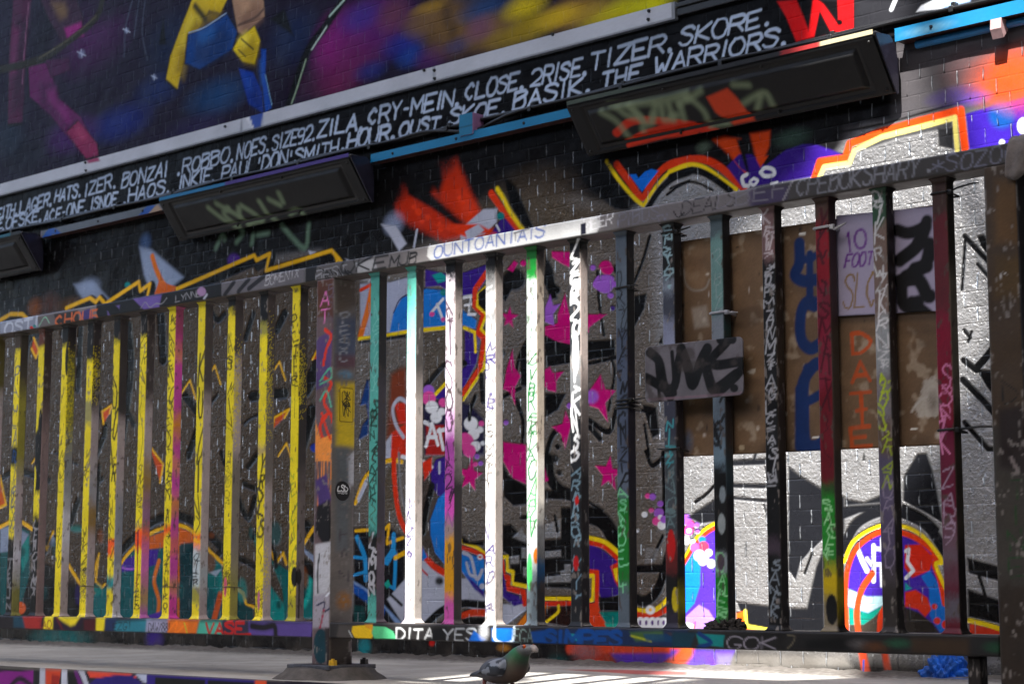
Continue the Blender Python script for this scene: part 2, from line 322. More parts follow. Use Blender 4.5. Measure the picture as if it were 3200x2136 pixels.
# ------------------------------------------------------------------ the painted brick wall
def wall():
    xs = [-12.0, -11, -10, -9, -8.5]; x = -8.0
    while x < -2.0:
        xs.append(x); x += .0026 + .0007 * (-2 - x)
    xs = np.array(xs + [-1.9, -1.5, -1, 0, 1.5]); zs = np.concatenate([np.arange(-.30, 2.86, .0032), [3.2, 3.8, 4.6]])
    s = Surf((0, YW, 0), (1, 0, 0), (0, 0, 1), xs, zs, (20, 19, 20))
    P, S, D, Z, T = s.P, s.S, s.D, s.Z, s.T
    # --- upper mural: sprayed night-sky colours with loose ribbons of colour
    s.fill([(-12, 1.85), (-3.575, 1.85), (-3.575, 4.7), (-12, 4.7)], (24, 15, 38), .004)
    def zc(k, x, y, rx, ry, col, a, sp=.2): Z(*q1(k, x, y), rx * SC, ry * SC, col, a, sp=sp)
    for x, y, rx, ry, col, a in [(600, 250, 420, 330, (74, 20, 84), .7), (1150, 300, 300, 300, (10, 36, 72), .6), (800, 820, 330, 160, (20, 40, 124), .75), (1450, 640, 330, 170, (10, 62, 112), .75),
        (480, 900, 300, 160, (66, 22, 96), .8), (1050, 600, 260, 150, (16, 44, 104), .6), (1300, 850, 300, 120, (36, 24, 74), .6), (1950, 250, 260, 260, (16, 42, 84), .6), (2260, 320, 260, 330, (132, 24, 118), .9),
        (2250, 560, 220, 150, (96, 26, 66), .8), (2080, 560, 200, 160, (64, 24, 56), .6), (150, 1050, 260, 200, (14, 16, 30), .8), (60, 900, 200, 200, (26, 44, 60), .6), (700, 60, 300, 150, (14, 16, 24), .7), (330, 250, 260, 320, (12, 12, 18), .6)]:
        zc('a', x, y, rx, ry, col, a)
    for x, y, rx, ry, col, a in [(250, 180, 380, 330, (92, 30, 112), .85), (80, 420, 300, 240, (96, 26, 80), .7), (450, 300, 200, 130, (28, 40, 132), .85), (500, 380, 150, 100, (22, 64, 150), .7), (160, 120, 200, 130, (40, 44, 140), .6),
        (640, 380, 170, 120, (72, 30, 92), .8), (230, 470, 160, 90, (24, 44, 120), .7), (700, 120, 300, 200, (120, 92, 46), .75), (850, 230, 330, 200, (116, 88, 44), .7), (1000, 60, 260, 120, (34, 66, 116), .8), (820, 300, 140, 80, (40, 56, 120), .5),
        (620, 55, 170, 60, (150, 118, 30), .8), (1060, 210, 260, 180, (128, 100, 56), .8), (960, 190, 140, 120, (110, 66, 112), .6), (1260, 50, 200, 120, (206, 184, 16), .9), (1340, 170, 240, 100, (190, 166, 20), .8), (1200, 240, 260, 110, (150, 128, 34), .8),
        (1560, 90, 260, 130, (172, 136, 50), .85), (1480, 110, 200, 90, (196, 168, 22), .7), (1780, 80, 260, 120, (164, 140, 42), .8), (1950, 60, 230, 110, (196, 192, 20), .95), (2120, 30, 170, 100, (206, 204, 18), .95), (1650, 220, 260, 90, (128, 108, 40), .6), (1800, 130, 200, 80, (188, 176, 24), .6),
        (740, 100, 60, 130, (62, 46, 34), .7), (780, 200, 50, 90, (66, 50, 34), .6), (380, 100, 160, 160, (104, 60, 60), .6), (560, 150, 180, 130, (112, 86, 60), .6), (1000, -60, 260, 90, (50, 60, 90), .8)]:
        zc('b', x, y, rx, ry, col, a)
    # loose shards and ribbons of sprayed colour, outlined in black
    def shard(l, col, hi=None, lo=None, soft=5, sm=0):
        p = q('a', l); P(p, (9, 8, 12), 5, sm=sm); c = np.mean(p, 0); P([tuple(c + (np.array(t) - c) * .955) for t in p], col, soft, sm=sm)
        if lo: P([tuple(c + (np.array(t) - c) * .7 + [6, 14]) for t in p], lo, 22, a=.75, sm=sm)
        if hi: P([tuple(c + (np.array(t) - c) * .34 + [-12, -22]) for t in p], hi, 20, a=.75, sm=sm)
    shard('90 -40 215 -40 175 330 150 835 50 845 60 400', (70, 24, 58), (104, 40, 86), (44, 18, 44)); S(q('a', '190 20 165 320 150 560'), 3, (150, 96, 130), 2)
    shard('180 430 330 400 370 640 540 780 660 1010 640 1050 570 1060 440 900 330 760 190 640', (92, 24, 84), (126, 40, 112), (60, 18, 62)); shard('440 880 520 800 650 960 660 1040 575 1062', (124, 34, 78), (160, 60, 100)); shard('300 400 460 385 470 470 340 520', (64, 22, 62))
    shard('250 -40 500 -40 560 120 540 240 420 290 330 150', (54, 30, 52), (120, 96, 60)); P(q('a', '430 190 540 150 560 240 450 260'), (142, 30, 118), 9); S(q('a', '690 -30 640 120 480 260 260 400 -20 470'), 26, (40, 38, 30), 6); S(q('a', '640 110 480 250 260 390'), 5, (84, 80, 64), 4)
    shard('1290 -40 1540 -40 1480 80 1400 60 1240 330 1180 610 1100 540 1130 380', (200, 172, 14), (226, 206, 60), (140, 116, 10)); S(q('a', '1300 40 1370 130'), 20, (60, 52, 10), 9)
    shard('1250 230 1360 190 1520 90 1590 210 1555 330 1330 470 1230 430', (14, 62, 132), (24, 88, 160), (10, 44, 96)); S(q('a', '1260 220 1370 180 1510 90'), 4, (150, 176, 206), 2)
    shard('1540 -40 1760 -40 1770 110 1620 240 1585 220', (164, 130, 104), (190, 152, 118), (120, 90, 74)); S(q('a', '1590 170 1700 120 1760 60'), 9, (84, 64, 54), 5)
    shard('1590 260 1700 170 1740 270 1700 432 1620 415 1550 330', (216, 190, 14), (232, 214, 70), (150, 128, 12)); S(q('a', '1610 260 1690 330'), 5, BLK, 3); S(q('a', '1590 330 1640 380'), 4, BLK, 3)
    shard('1590 450 1690 480 1750 620 1760 760 1660 700 1620 560', (12, 50, 146), (26, 76, 176), (8, 34, 104)); shard('1740 320 1775 320 1770 500 1815 730 1770 760 1745 520', (14, 66, 160), (34, 96, 190)); S(q('a', '1770 500 1815 700'), 3, (120, 170, 206), 2)
    for l in ('890 -20 840 180 830 380', '930 -20 895 250', '970 -20 950 220 985 400'): S(q('a', l), 5, (64, 72, 92), 3)
    for l in ('1090 120 1060 300 1110 300', '1800 130 1900 60 1960 240'): P(q('a', l), (8, 8, 11), 8)
    S(q('a', '2290 0 2170 180 2050 350 1930 690'), 34, (10, 10, 12), 8); S(q('a', '2300 0 2200 110'), 6, (176, 206, 196), 4); S(q('a', '2180 180 2080 330'), 5, (190, 214, 206), 4); S(q('a', '2040 400 1990 560 1945 690'), 5, (150, 176, 150), 4)
    for x, y, r in ((545, 360, 40), (845, 205, 26), (1030, 515, 24)):
        c = q1('a', x, y); Z(*c, r * .45, r * .45, (150, 170, 210), .5)
        for an in (.45, 1.45):
            L = r * SC * random.uniform(.6, 1.2); S([c, (c[0] - L * math.cos(an), c[1] - L * math.sin(an))], 4, (190, 204, 230), 2, w1=.6); S([c, (c[0] + L * math.cos(an), c[1] + L * math.sin(an))], 4, (190, 204, 230), 2, w1=.6)
    # --- frieze of names under the white board
    s.fill([(-12, 1.655), (-1.0, 1.655), (-1.0, 1.85), (-12, 1.85)], (15, 15, 17), .004)
    P(q('c', '1000 0 1700 0 2349 -60 2349 60 1500 190 1215 250 1215 0'), (42, 42, 46), 10)
    tw = (178, 196, 222)
    for k, w, x0, y0, x1, y1, h in [('a', 'EITH.', -20, 1470, 112, 1430, 85), ('a', 'LAGER.', 130, 1426, 345, 1366, 90), ('a', 'HATS.', 362, 1352, 538, 1306, 90), ('a', 'IZER.', 560, 1312, 772, 1246, 95), ('a', 'BONZAI', 808, 1252, 1112, 1172, 100), ('a', '.ROBBO.', 1180, 1168, 1560, 1068, 100),
        ('a', 'NOES.', 1578, 1066, 1795, 1004, 105), ('a', 'SIZE92.', 1815, 1004, 2100, 926, 108), ('b', 'ZILA.', -125, 915, 180, 858, 115), ('b', 'CRY-MEIN.', 215, 833, 822, 694, 112), ('b', 'CLOSE.', 860, 672, 1252, 586, 118), ('b', '2RISE.', 1300, 574, 1672, 494, 122), ('b', 'TIZER.', 1690, 470, 2250, 330, 128), ('c', 'SKORE.', 45, 308, 655, 158, 118),
        ('a', 'E', -12, 1530, 12, 1522, 80), ('a', '.OFSKE.', 12, 1535, 274, 1472, 82), ('a', 'ACE-ONE.', 290, 1490, 580, 1414, 86), ('a', 'ISNOE', 600, 1406, 772, 1362, 88), ('a', '.HAOS.', 818, 1358, 1132, 1282, 96), ('a', 'INKIE.', 1190, 1266, 1432, 1204, 96), ('a', "PAUL'DON'", 1478, 1200, 1945, 1096, 104), ('a', 'SMITH', 1965, 1092, 2250, 1030, 104), ('b', '.HOUR.', 30, 1004, 392, 922, 112),
        ('b', 'OUST.', 420, 914, 722, 862, 100), ('b', 'SKOE.', 755, 836, 1132, 752, 110), ('b', 'BASIK.', 1180, 738, 1700, 604, 120), ('b', 'THE', 1770, 592, 2020, 534, 112), ('c', 'WARRIORS.', -128, 498, 765, 286, 120)]:
        T(w, q1(k, x0, y0), q1(k, x1, y1), h * .87 * SC, 7.6 if k == 'a' else 10.6, tw, .22, 1.6, wob=.055)
    # big red letter and white figures beyond the names
    P(q('c', '700 10 830 0 880 120 912 210 940 0 960 -10 1010 30 1110 170 1105 -30 1210 -30 1210 190 1130 235 1060 210 985 70 950 245 830 280 760 110'), (206, 22, 26), 4)
    P(q('c', '1020 250 980 320 900 335 860 300'), (190, 20, 26), 10); D(*q1('c', 1118, 150), 9, BLK, 3)
    S(q('c', '1510 -40 1465 62'), 15, WHT, 2); P(q('c', '1630 80 1660 40 1790 -20 1840 20 1810 55'), WHT, 3); P(q('c', '1790 -20 1990 -60 1990 10 1810 55'), (150, 176, 214), 4)
    # --- the lower wall: black, then chrome fills, then the coloured pieces
    s.fill([(-12, -.4), (1.5, -.4), (1.5, 1.655), (-12, 1.655)], (19, 18, 19), .004)
    P([(2790, 140), (3300, 40), (3300, 420), (2700, 520), (2600, 560), (2640, 400), (2790, 380)], (78, 75, 78), 24, a=.9)  # sunlit look of the black wall painted in as grey
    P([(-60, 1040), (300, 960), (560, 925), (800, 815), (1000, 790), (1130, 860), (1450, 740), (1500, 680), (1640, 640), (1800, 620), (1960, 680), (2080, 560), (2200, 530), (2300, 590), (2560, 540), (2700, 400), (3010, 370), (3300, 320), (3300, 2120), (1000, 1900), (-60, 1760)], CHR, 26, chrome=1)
    P([(-60, 1040), (300, 960), (560, 925), (800, 815), (1000, 790), (1130, 860), (1150, 1500), (1000, 1960), (-60, 1760)], CHB, 26, chrome=1); P([(1100, 1000), (1300, 1000), (1330, 1700), (1100, 1800)], CHM, 40, chrome=1); P([(1200, 820), (1500, 700), (1900, 640), (2040, 700), (2060, 1200), (2080, 1950), (1200, 1950)], CHM, 40, chrome=1)  # same silver paint, tinted browner and darker here to carry the shade
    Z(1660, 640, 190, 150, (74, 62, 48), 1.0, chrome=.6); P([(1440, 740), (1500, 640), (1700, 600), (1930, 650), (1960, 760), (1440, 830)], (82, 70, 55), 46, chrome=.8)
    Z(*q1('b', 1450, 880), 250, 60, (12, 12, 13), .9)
    # left, behind the yellow bars
    P(q('d', '490 400 620 380 745 515 700 530 560 510'), (120, 134, 160), 8); Z(*q1('d', 590, 420), 60, 40, (140, 158, 190), .7); Z(*q1('d', 970, 120), 30, 40, (80, 110, 160), .6)
    P(q('d', '930 150 1010 170 1225 355 1130 430 1010 470 960 330'), (132, 148, 176), 9); S(q('d', '1015 215 1050 320 1100 410 1170 440'), 20, (206, 106, 22), 3); P(q('d', '1060 380 1180 420 1180 445 1030 470'), (200, 92, 22), 3)
    Z(*q1('d', 230, 560), 40, 45, (150, 80, 20), .6); Z(*q1('d', 330, 530), 60, 50, (90, 44, 26), .5); Z(*q1('d', 470, 540), 70, 35, (96, 60, 20), .6); D(*q1('d', 1560, 240), 20, (70, 32, 130), 8); D(*q1('d', 850, 405), 9, TEA, 4); P(q('d', '2055 175 2110 185 2070 215'), LAV, 3); P(q('d', '2270 215 2330 240 2290 250'), LAV, 3)
    for w, col, dy in ((44, BLK, 26), (13, WYE, 0)):
        for l in ('0 640 70 600 150 600 180 630', '440 560 600 492 640 520 665 488 700 530', '715 522 925 385 935 445 1002 398 985 470', '1180 432 1695 208 1712 240 1802 198 1776 310 2212 176 2275 250'):
            S(q('d', ' '.join(str(float(t) + (dy if i % 2 else dy * .4)) for i, t in enumerate(l.split()))), w, col, 3, sm=0)
    for l, w in (('860 680 870 1000 800 1538', 46), ('1070 560 1090 900', 52), ('1690 600 1640 760', 30), ('1900 600 1850 700', 40), ('2120 950 2040 1100', 70), ('540 650 520 1100', 36), ('1400 560 1450 640 1500 600', 26), ('350 680 200 760 170 900', 40), ('600 1100 700 1350 640 1538', 34), ('1240 1150 1330 1300 1260 1538', 40), ('1680 1150 1900 1130', 44), ('2080 1250 2000 1538', 60)): S(q('d', l), w * .8, BLK, 4)
    for l in ('225 760 260 840 240 890 210 830', '690 1330 680 1250 745 1205 730 1260', '1820 1370 1830 1290 1930 1232 1900 1290', '2085 900 2130 820 2180 780 2150 900', '1000 1480 1090 1600 1070 1720'): P(q('d', l), (196, 74, 22), 3); S(q('d', l), 9, WYE, 2, sm=0)
    for l, w in (('0 170 120 120 330 180', 30), ('0 700 400 560 520 320', 40), ('640 420 660 90', 30), ('1480 0 1640 420 1700 300', 36), ('1400 760 1500 620', 30), ('1700 560 1760 420', 40), ('2050 480 2090 560', 50), ('300 640 250 400', 46)): S(q('g', l), w * .7, BLK, 4)
    P(q('g', '0 500 100 460 200 520 200 800 120 1090 0 1090'), (10, 80, 84), 5); P(q('g', '0 500 90 480 190 540 140 640 0 660'), (128, 142, 168), 5); P(q('g', '130 640 195 540 190 700 150 790'), (12, 130, 126), 3); S(q('g', '0 490 80 452 150 460 220 505'), 14, WYE, 2); P(q('g', '-60 200 0 180 40 340 -40 370'), (196, 84, 22), 3); S(q('g', '0 150 42 340 0 360'), 10, WYE, 2, sm=0)
    P(q('g', '250 700 420 800 480 1100 200 1100'), (16, 16, 18), 6); S(q('g', '288 590 312 640 355 522'), 11, WYE, 2, sm=0); P(q('g', '320 610 352 540 390 620'), (110, 126, 150), 3); S(q('g', '430 690 480 780 540 880'), 14, WYE, 2); S(q('g', '620 850 640 740 660 668 640 850 680 895 700 870'), 10, WYE, 2, sm=0)
    S(q('g', '560 860 680 1000'), 18, (196, 74, 30), 3); P(q('g', '560 980 720 880 780 1110 560 1110'), (8, 96, 100), 5); D(*q1('g', 130, 1030), 20, (196, 82, 26), 3)
    P(q('g', '800 760 900 620 1000 530 1180 480 1290 520 1400 640 1480 730 1480 1110 790 1110'), (10, 84, 90), 4, sm=0); P(q('g', '985 560 1180 490 1290 530 1350 620 1200 610 990 640'), (200, 92, 22), 4); P(q('g', '800 720 990 640 1060 640 1040 740 930 780 800 790'), (60, 30, 140), 4); S(q('g', '810 760 880 770 990 730'), 6, LIL, 2)
    P(q('g', '1210 600 1290 590 1370 700 1330 1110 1170 1110 1180 700'), (8, 52, 60), 5); S(q('g', '1060 720 1030 850 1060 980 1050 1090'), 18, (204, 104, 26), 3); S(q('g', '1190 620 1190 1090'), 12, (190, 88, 24), 3); P(q('g', '980 1080 1080 1050 1060 1110 970 1110'), (70, 40, 150), 4)
    P(q('g', '1370 640 1480 740 1480 960 1380 880'), (12, 104, 104), 4); P(q('g', '1390 790 1480 770 1440 820'), (150, 170, 190), 3); S(q('g', '796 752 860 660 1000 535 1180 478 1300 530 1400 650 1490 735'), 13, WYE, 2); S(q('g', '770 690 1000 470 1180 420 1330 480 1500 650'), 30, BLK, 5)
    S(q('g', '1430 1100 1470 940'), 26, (190, 78, 24), 3); S(q('g', '1800 620 1840 735 1890 662 1910 735'), 12, WYE, 2, sm=0); S(q('g', '1580 900 1622 932 1642 1010 1692 1022'), 13, WYE, 2, sm=0); P(q('g', '1580 930 1640 1010 1690 1030 1690 1110 1580 1110'), (6, 56, 60), 4); P(q('g', '1790 860 1900 1010 1900 1115 1790 1115'), (12, 134, 130), 5); P(q('g', '1800 700 1960 800 2100 780 2100 1100 1900 1100 1880 900'), (10, 96, 96), 5); S(q('g', '2030 1010 2060 940 2070 850'), 20, (20, 160, 150), 8)
    S(q('g', '2020 610 2100 490'), 14, WYE, 2); P(q('g', '2020 620 2110 690 2110 740 2030 660'), (130, 146, 176), 3); P(q('g', '2010 680 2110 760 2110 860 2010 760'), BLK, 4); D(*q1('d', 2100, 1490), 14, (20, 50, 150), 3)
    for k in range(16):
        x, y = random.uniform(30, 960), random.uniform(980, 1780); an = random.choice([-.9, -.5, .5, 1.2, 1.6]); L = random.uniform(50, 130)
        S([(x, y), (x + L * .5 * math.cos(an) + random.uniform(-14, 14), y + L * .5 * math.sin(an)), (x + L * math.cos(an), y + L * math.sin(an))], random.uniform(10, 24), random.choice([(14, 13, 13), (18, 16, 14), (24, 20, 16)]), 5)
    for k in range(5):
        x, y = random.uniform(60, 940), random.uniform(1060, 1500); S([(x, y), (x + 26, y - 40), (x + 44, y + 18)], 8, WYE, 2, sm=0)
    for k in range(26):
        x, y = random.uniform(20, 980), random.uniform(1650, 1900); D(x, y, random.uniform(5, 22), random.choice([(8, 80, 84), (6, 56, 60), (14, 130, 124), (16, 14, 16), (40, 24, 90), (120, 60, 20)]), 8, ry=random.uniform(8, 40), a=.7)
    # pale ghost writing under the middle light
    for l in ('1290 0 1440 30 1560 20', '1440 160 1480 80 1500 100', '1580 120 1620 60 1600 20', '1680 130 1690 70', '1720 70 1790 60', '1880 10 2030 160 2060 0'): S(q('d', l), 17, (104, 134, 112), 8, a=.8)
    # middle: flame beams rising to the lights
    P(q('b', '690 1090 800 1050 890 1265 970 1420 1070 1560 950 1570 760 1400 640 1290'), (196, 48, 14), 15, sp=.3); P(q('b', '440 1240 520 1290 700 1400 910 1570 720 1610 400 1450 400 1360'), (190, 44, 14), 16, sp=.3)
    P(q('b', '800 1250 880 1290 960 1420 1060 1560 960 1560 830 1420'), (212, 54, 16), 12); P(q('b', '470 1200 560 1250 660 1330 760 1420 870 1520 800 1500 640 1390 480 1300'), (19, 17, 17), 9); P(q('b', '560 1130 700 1080 720 1200 690 1300 600 1220'), (19, 17, 17), 16)
    Z(*q1('b', 730, 1075), 50, 60, (19, 18, 19), .9); Z(*q1('b', 410, 1280), 45, 50, (19, 18, 19), .9)
    for x, y in ((550, 1412), (612, 1450), (690, 1492), (575, 1476), (850, 1350), (828, 1322), (700, 1530), (900, 1420), (520, 1380)): D(*q1('b', x, y), random.uniform(5, 12), (236, 64, 22), 4, a=.7)
    Z(*q1('b', 385, 1490), 45, 50, (150, 165, 200), .8); P(q('b', '830 1530 985 1395 1075 1390 1072 1480 990 1560 830 1600'), LAV, 4); P(q('b', '1030 1560 1110 1450 1190 1485 1250 1560'), PUR, 4); S(q('b', '1070 1500 1090 1538'), 7, WHT, 2)
    S(q('b', '1035 1290 1120 1410 1240 1560'), 24, (214, 56, 20), 4, w1=20); S(q('b', '1075 1260 1120 1330 1160 1410 1245 1530'), 16, YEL, 5); P(q('b', '1120 1180 1200 1240 1320 1520 1300 1560 1240 1500 1160 1370'), BLK, 6); D(*q1('b', 1098, 1440), 12, TEA, 3)
    P(q('e', '300 0 400 10 470 130 420 180 350 60'), LAV, 5); S(q('e', '540 40 520 150'), 9, LAV, 2); P(q('e', '640 0 900 100 960 60 1070 60 950 0'), (214, 54, 18), 5); P(q('e', '860 50 950 0 990 40 880 120'), LAV, 3); P(q('e', '-20 170 30 230 0 260'), WYE, 3)
    # middle: the blue and violet piece right of the post
    P(q('e', '160 395 360 385 490 350 490 700 160 752'), (156, 164, 188), 3); S(q('e', '240 430 215 560 165 740'), 26, (206, 104, 22), 3); S(q('e', '165 440 240 400'), 12, (214, 60, 20), 2)
    P(q('e', '360 722 385 590 440 490 600 428 720 440 800 540 940 640 930 700 800 660 560 712'), BLU, 3); S(q('e', '385 590 440 490 600 428'), 5, (14, 30, 80), 2)
    P(q('e', '595 300 740 330 860 320 1000 270 1010 360 930 470 850 480 740 440 690 410 595 420'), PUR, 3); P(q('e', '640 340 700 320 735 350 730 380 680 395'), (12, 142, 140), 3); D(*q1('e', 718, 455), 11, TEA, 2)
    for l in ('635 590 715 500', '675 535 715 640', '745 560 770 640', '850 490 900 480 885 600 930 600', '860 540 915 530'): S(q('e', l), 10, WHT, 2, sm=0)
    for x, y, r in ((640, 600, 8), (716, 636, 7), (960, 528, 6)): D(*q1('e', x, y), r, PNK, 2)
    S(q('e', '155 765 330 745 490 715 740 690'), 13, YEL, 2); P(q('e', '155 775 480 730 470 760 155 800'), (20, 20, 22), 4); P(q('e', '590 730 860 690 930 850 900 930 740 1050 640 1160 600 1060'), (84, 74, 62), 6, chrome=.6)
    P(q('e', '370 1000 430 960 470 960 470 1538 330 1538'), (120, 56, 34), 12); P(q('e', '860 700 930 700 960 760 940 920 860 1080 740 1180 650 1160 860 950'), PUR, 3); S(q('e', '855 690 925 720 932 850'), 12, YEL, 2, sm=0); S(q('e', '735 1060 640 1160'), 13, YEL, 2); S(q('e', '600 1080 740 930 860 930'), 20, BLK, 4)
    red = '1000 330 930 435 925 540 985 600 950 722 990 762 960 960 850 1125'; yel = '1022 400 950 465 944 545 1006 600 968 700 1012 742 988 960 850 1170'
    S(q('e', red), 22, (214, 52, 18), 2, sm=0); S(q('e', yel), 11, YEL, 2, sm=0)
    P(q('e', '950 460 1000 420 1000 590 950 540'), BLK, 3)
    P(q('e', '580 1180 740 1160 900 1200 990 1300 990 1538 590 1538'), (30, 26, 60), 8)
    for x, y, r, c in ((620, 1110, 18, LIL), (620, 1160, 22, PNK), (640, 1220, 20, WHT), (668, 1288, 18, WHT), (705, 1250, 12, WHT), (715, 1190, 14, PNK), (900, 1330, 22, WHT), (918, 1400, 18, WHT), (860, 1450, 28, PNK), (930, 1480, 16, WHT), (960, 1370, 11, WHT), (890, 1510, 20, PNK), (978, 1460, 7, WHT), (970, 1330, 9, PNK), (1135, 1322, 8, LIL)): D(*q1('e', x, y), r, c, 3)
    P(q('e', '600 1340 720 1340 725 1538 600 1538'), (160, 30, 26), 5)
    for l in ('600 1480 640 1330 680 1470', '610 1420 670 1420', '690 1370 715 1500', '590 1320 640 1345', '680 1380 725 1370'): S(q('e', l), 13, WHT, 2, sm=0)
    P(q('e', '390 1200 460 1190 470 1330 420 1330'), (206, 42, 22), 4); P(q('e', '370 1390 470 1330 470 1560 360 1560'), (206, 46, 20), 4); S(q('e', '470 1185 420 1165 378 1230 400 1340 450 1420'), 13, LAV, 3); P(q('e', '330 1450 370 1400 365 1560 330 1560'), LAV, 4)
    P(q('e', '205 1040 160 1210 200 1200 215 1290 175 1340 150 1440 220 1400 225 1040'), (12, 56, 120), 4)
    # left foot of that piece
    P(q('h', '120 500 330 470 460 560 460 1140 120 1140'), (18, 18, 24), 8); S(q('h', '130 330 200 150 340 50 440 55'), 15, WYE, 2); P(q('h', '140 300 195 170 210 200 150 330'), LAV, 3); S(q('h', '130 515 330 500 355 470 340 600 450 560'), 11, WYE, 2, sm=0); P(q('h', '215 430 380 60 440 80 420 330 330 470'), (90, 78, 62), 5, chrome=.6)
    for l, w in (('140 560 190 690 200 840', 18), ('385 545 380 640 330 720', 20), ('120 690 200 700', 10), ('345 730 395 660 390 900', 15), ('120 810 190 790', 10), ('390 900 330 870', 10)): S(q('h', l), w, CYA, 2)
    P(q('h', '320 870 350 840 365 880 340 900'), (16, 160, 140), 2); P(q('h', '120 850 220 910 440 1130 400 1140 330 1040 120 900'), (120, 150, 196), 4); P(q('h', '120 870 180 900 330 1040 320 1080 120 930'), (14, 76, 160), 4); P(q('h', '120 1010 190 1020 200 1140 120 1140'), (6, 60, 60), 5); S(q('h', '395 695 460 660'), 15, WYE, 2)
    P(q('h', '340 970 450 850 570 700 640 740 720 800 830 830 900 830 990 930 1110 1000 1270 1000 1270 1040 1110 1160 830 990 720 1040 600 1160 450 1140'), LAV, 4)
    P(q('h', '570 160 720 20 720 800 570 600'), (70, 60, 54), 6, chrome=.5); P(q('h', '630 130 665 40 730 20 730 290 680 280 640 220'), PUR, 3); P(q('h', '745 240 680 300 630 440 630 540 660 660 745 760'), BLU, 3, sm=0); S(q('h', '690 60 690 130'), 9, LAV, 2); S(q('h', '640 220 600 380 580 520'), 26, BLK, 4)
    S(q('h', '440 20 600 60 640 90'), 12, WHT, 3); P(q('h', '575 60 640 20 640 110 590 180'), (206, 46, 20), 4)
    S(q('h', '385 -10 395 240 440 460 560 640 640 740 730 800'), 22, (214, 50, 18), 2); S(q('h', '420 0 430 230 480 430'), 10, (120, 120, 124), 4); P(q('h', '575 620 610 690 570 720'), BLU, 3); S(q('h', '570 770 610 810'), 6, RED, 2)
    S(q('h', '590 1150 700 1050 830 1000 1000 1010'), 24, BLK, 3); S(q('h', '820 1090 900 1062 1000 1062'), 22, (208, 60, 22), 2); P(q('h', '640 1140 830 1100 1000 1090 1110 1150 640 1160'), (16, 14, 14), 5); S(q('h', '440 1010 330 910'), 10, BLK, 3); D(*q1('h', 690, 850), 13, (40, 40, 44), 8)
    P(q('h', '835 660 990 690 990 930 930 910 835 780'), BLU, 3); P(q('h', '860 800 990 920 990 960 920 900'), PUR, 5); S(q('h', '835 585 940 625 1000 670'), 13, YEL, 2); S(q('h', '835 625 920 650 1000 690'), 15, (206, 46, 20), 2)
    S(q('h', '850 660 900 690 930 820 950 830 975 780'), 13, LAV, 2); S(q('h', '870 730 890 800 920 820'), 10, LAV, 2); D(*q1('h', 962, 690), 9, WHT, 2); D(*q1('h', 962, 690), 4, RED, 1); D(*q1('h', 975, 885), 9, LAV, 2)
    # middle right: chrome with stars and black drawing
    P(q('e', '1115 330 1175 430 1130 520 1110 500'), BLK, 3); P(q('e', '1395 190 1450 300 1480 500 1430 510 1390 400'), BLK, 5); S(q('e', '1390 370 1480 440'), 24, BLK, 4); D(*q1('e', 1190, 370), 36, (20, 20, 20), 8); S(q('e', '1000 700 1120 860'), 14, BLK, 3)
    P(q('e', '1390 740 1440 740 1500 790 1860 770 1865 880 1400 955'), BLK, 3); S(q('e', '1690 930 1868 890'), 13, BLK, 2); S(q('e', '1745 320 1760 560 1790 740'), 12, BLK, 2); S(q('e', '2095 80 2050 240 1990 390'), 11, BLK, 2); P(q('e', '1985 480 2075 465 2060 560 1985 700'), BLK, 3); S(q('e', '1870 300 1900 340'), 30, BLK, 5)
    S(q('e', '1115 1085 1190 1040 1225 880 1290 750'), 13, BLK, 2); S(q('e', '1115 1150 1235 1095'), 13, BLK, 2); P(q('e', '1225 860 1290 760 1290 1100 1230 1080'), BLK, 6); S(q('e', '1205 1180 1250 1330 1235 1538'), 20, BLK, 2, w1=12); P(q('e', '1395 1130 1535 1130 1480 1240 1395 1290'), BLK, 3)
    S(q('e', '1690 1310 1820 1385 1870 1240'), 18, BLK, 2); S(q('e', '1840 900 1860 1000 1820 1240'), 12, BLK, 2); S(q('e', '1400 1560 1450 1400 1560 1335 1680 1350 1760 1430'), 20, BLK, 3); D(*q1('e', 1480, 1485), 9, BLK, 2); D(*q1('e', 1515, 1440), 7, BLK, 2); S(q('e', '2060 1340 2090 1538'), 12, BLK, 2); P(q('e', '2040 1200 2140 1220 2160 1400 2110 1430'), BLK, 5); S(q('e', '2000 1240 2110 1250'), 12, BLK, 2); P(q('e', '2180 740 2150 800 2180 800'), BLK, 2)
    S(q('e', '930 1150 900 1230 890 1300'), 16, BLK, 3); S(q('e', '970 1010 980 1180'), 22, BLK, 4)
    P(q('e', '1440 180 1565 185 1560 290 1500 260 1440 220'), MAG, 3); s.star(*q1('e', 1156, 625), 34, .1, MAG); P(q('e', '1140 300 1190 240 1215 260 1180 320'), MAG, 3); D(*q1('e', 1250, 260), 10, MAG, 3)
    P(q('e', '1180 830 1195 960 1235 1010 1195 1090 1195 1210 1160 1120 1115 1100 1140 960'), MAG, 3); P(q('e', '1390 970 1430 950 1450 990 1520 980 1470 1050 1470 1120 1420 1110 1390 1080'), MAG, 3); P(q('e', '1530 460 1560 600 1810 600 1690 690 1690 720 1560 800 1470 780 1395 740 1395 680 1480 660 1480 600'), MAG, 3); P(q('e', '1395 560 1430 470 1450 540 1500 530 1450 600 1460 680 1395 650'), LIL, 3)
    P(q('e', '1765 1000 1800 1100 1870 1110 1800 1190 1815 1320 1750 1230 1690 1210 1690 1110'), MAG, 3); D(*q1('e', 1705, 1150), 22, LIL, 8); P(q('e', '1530 1240 1570 1330 1530 1500 1500 1400 1440 1350 1510 1330'), MAG, 3); P(q('e', '1115 1450 1270 1470 1270 1538 1115 1538'), MAG, 4)
    P(q('e', '1755 290 1780 245 1830 250 1850 310 1810 345'), MAG, 3, sm=1); P(q('e', '1720 380 1760 340 1850 350 1840 440 1790 460 1720 420'), LIL, 3, sm=1)
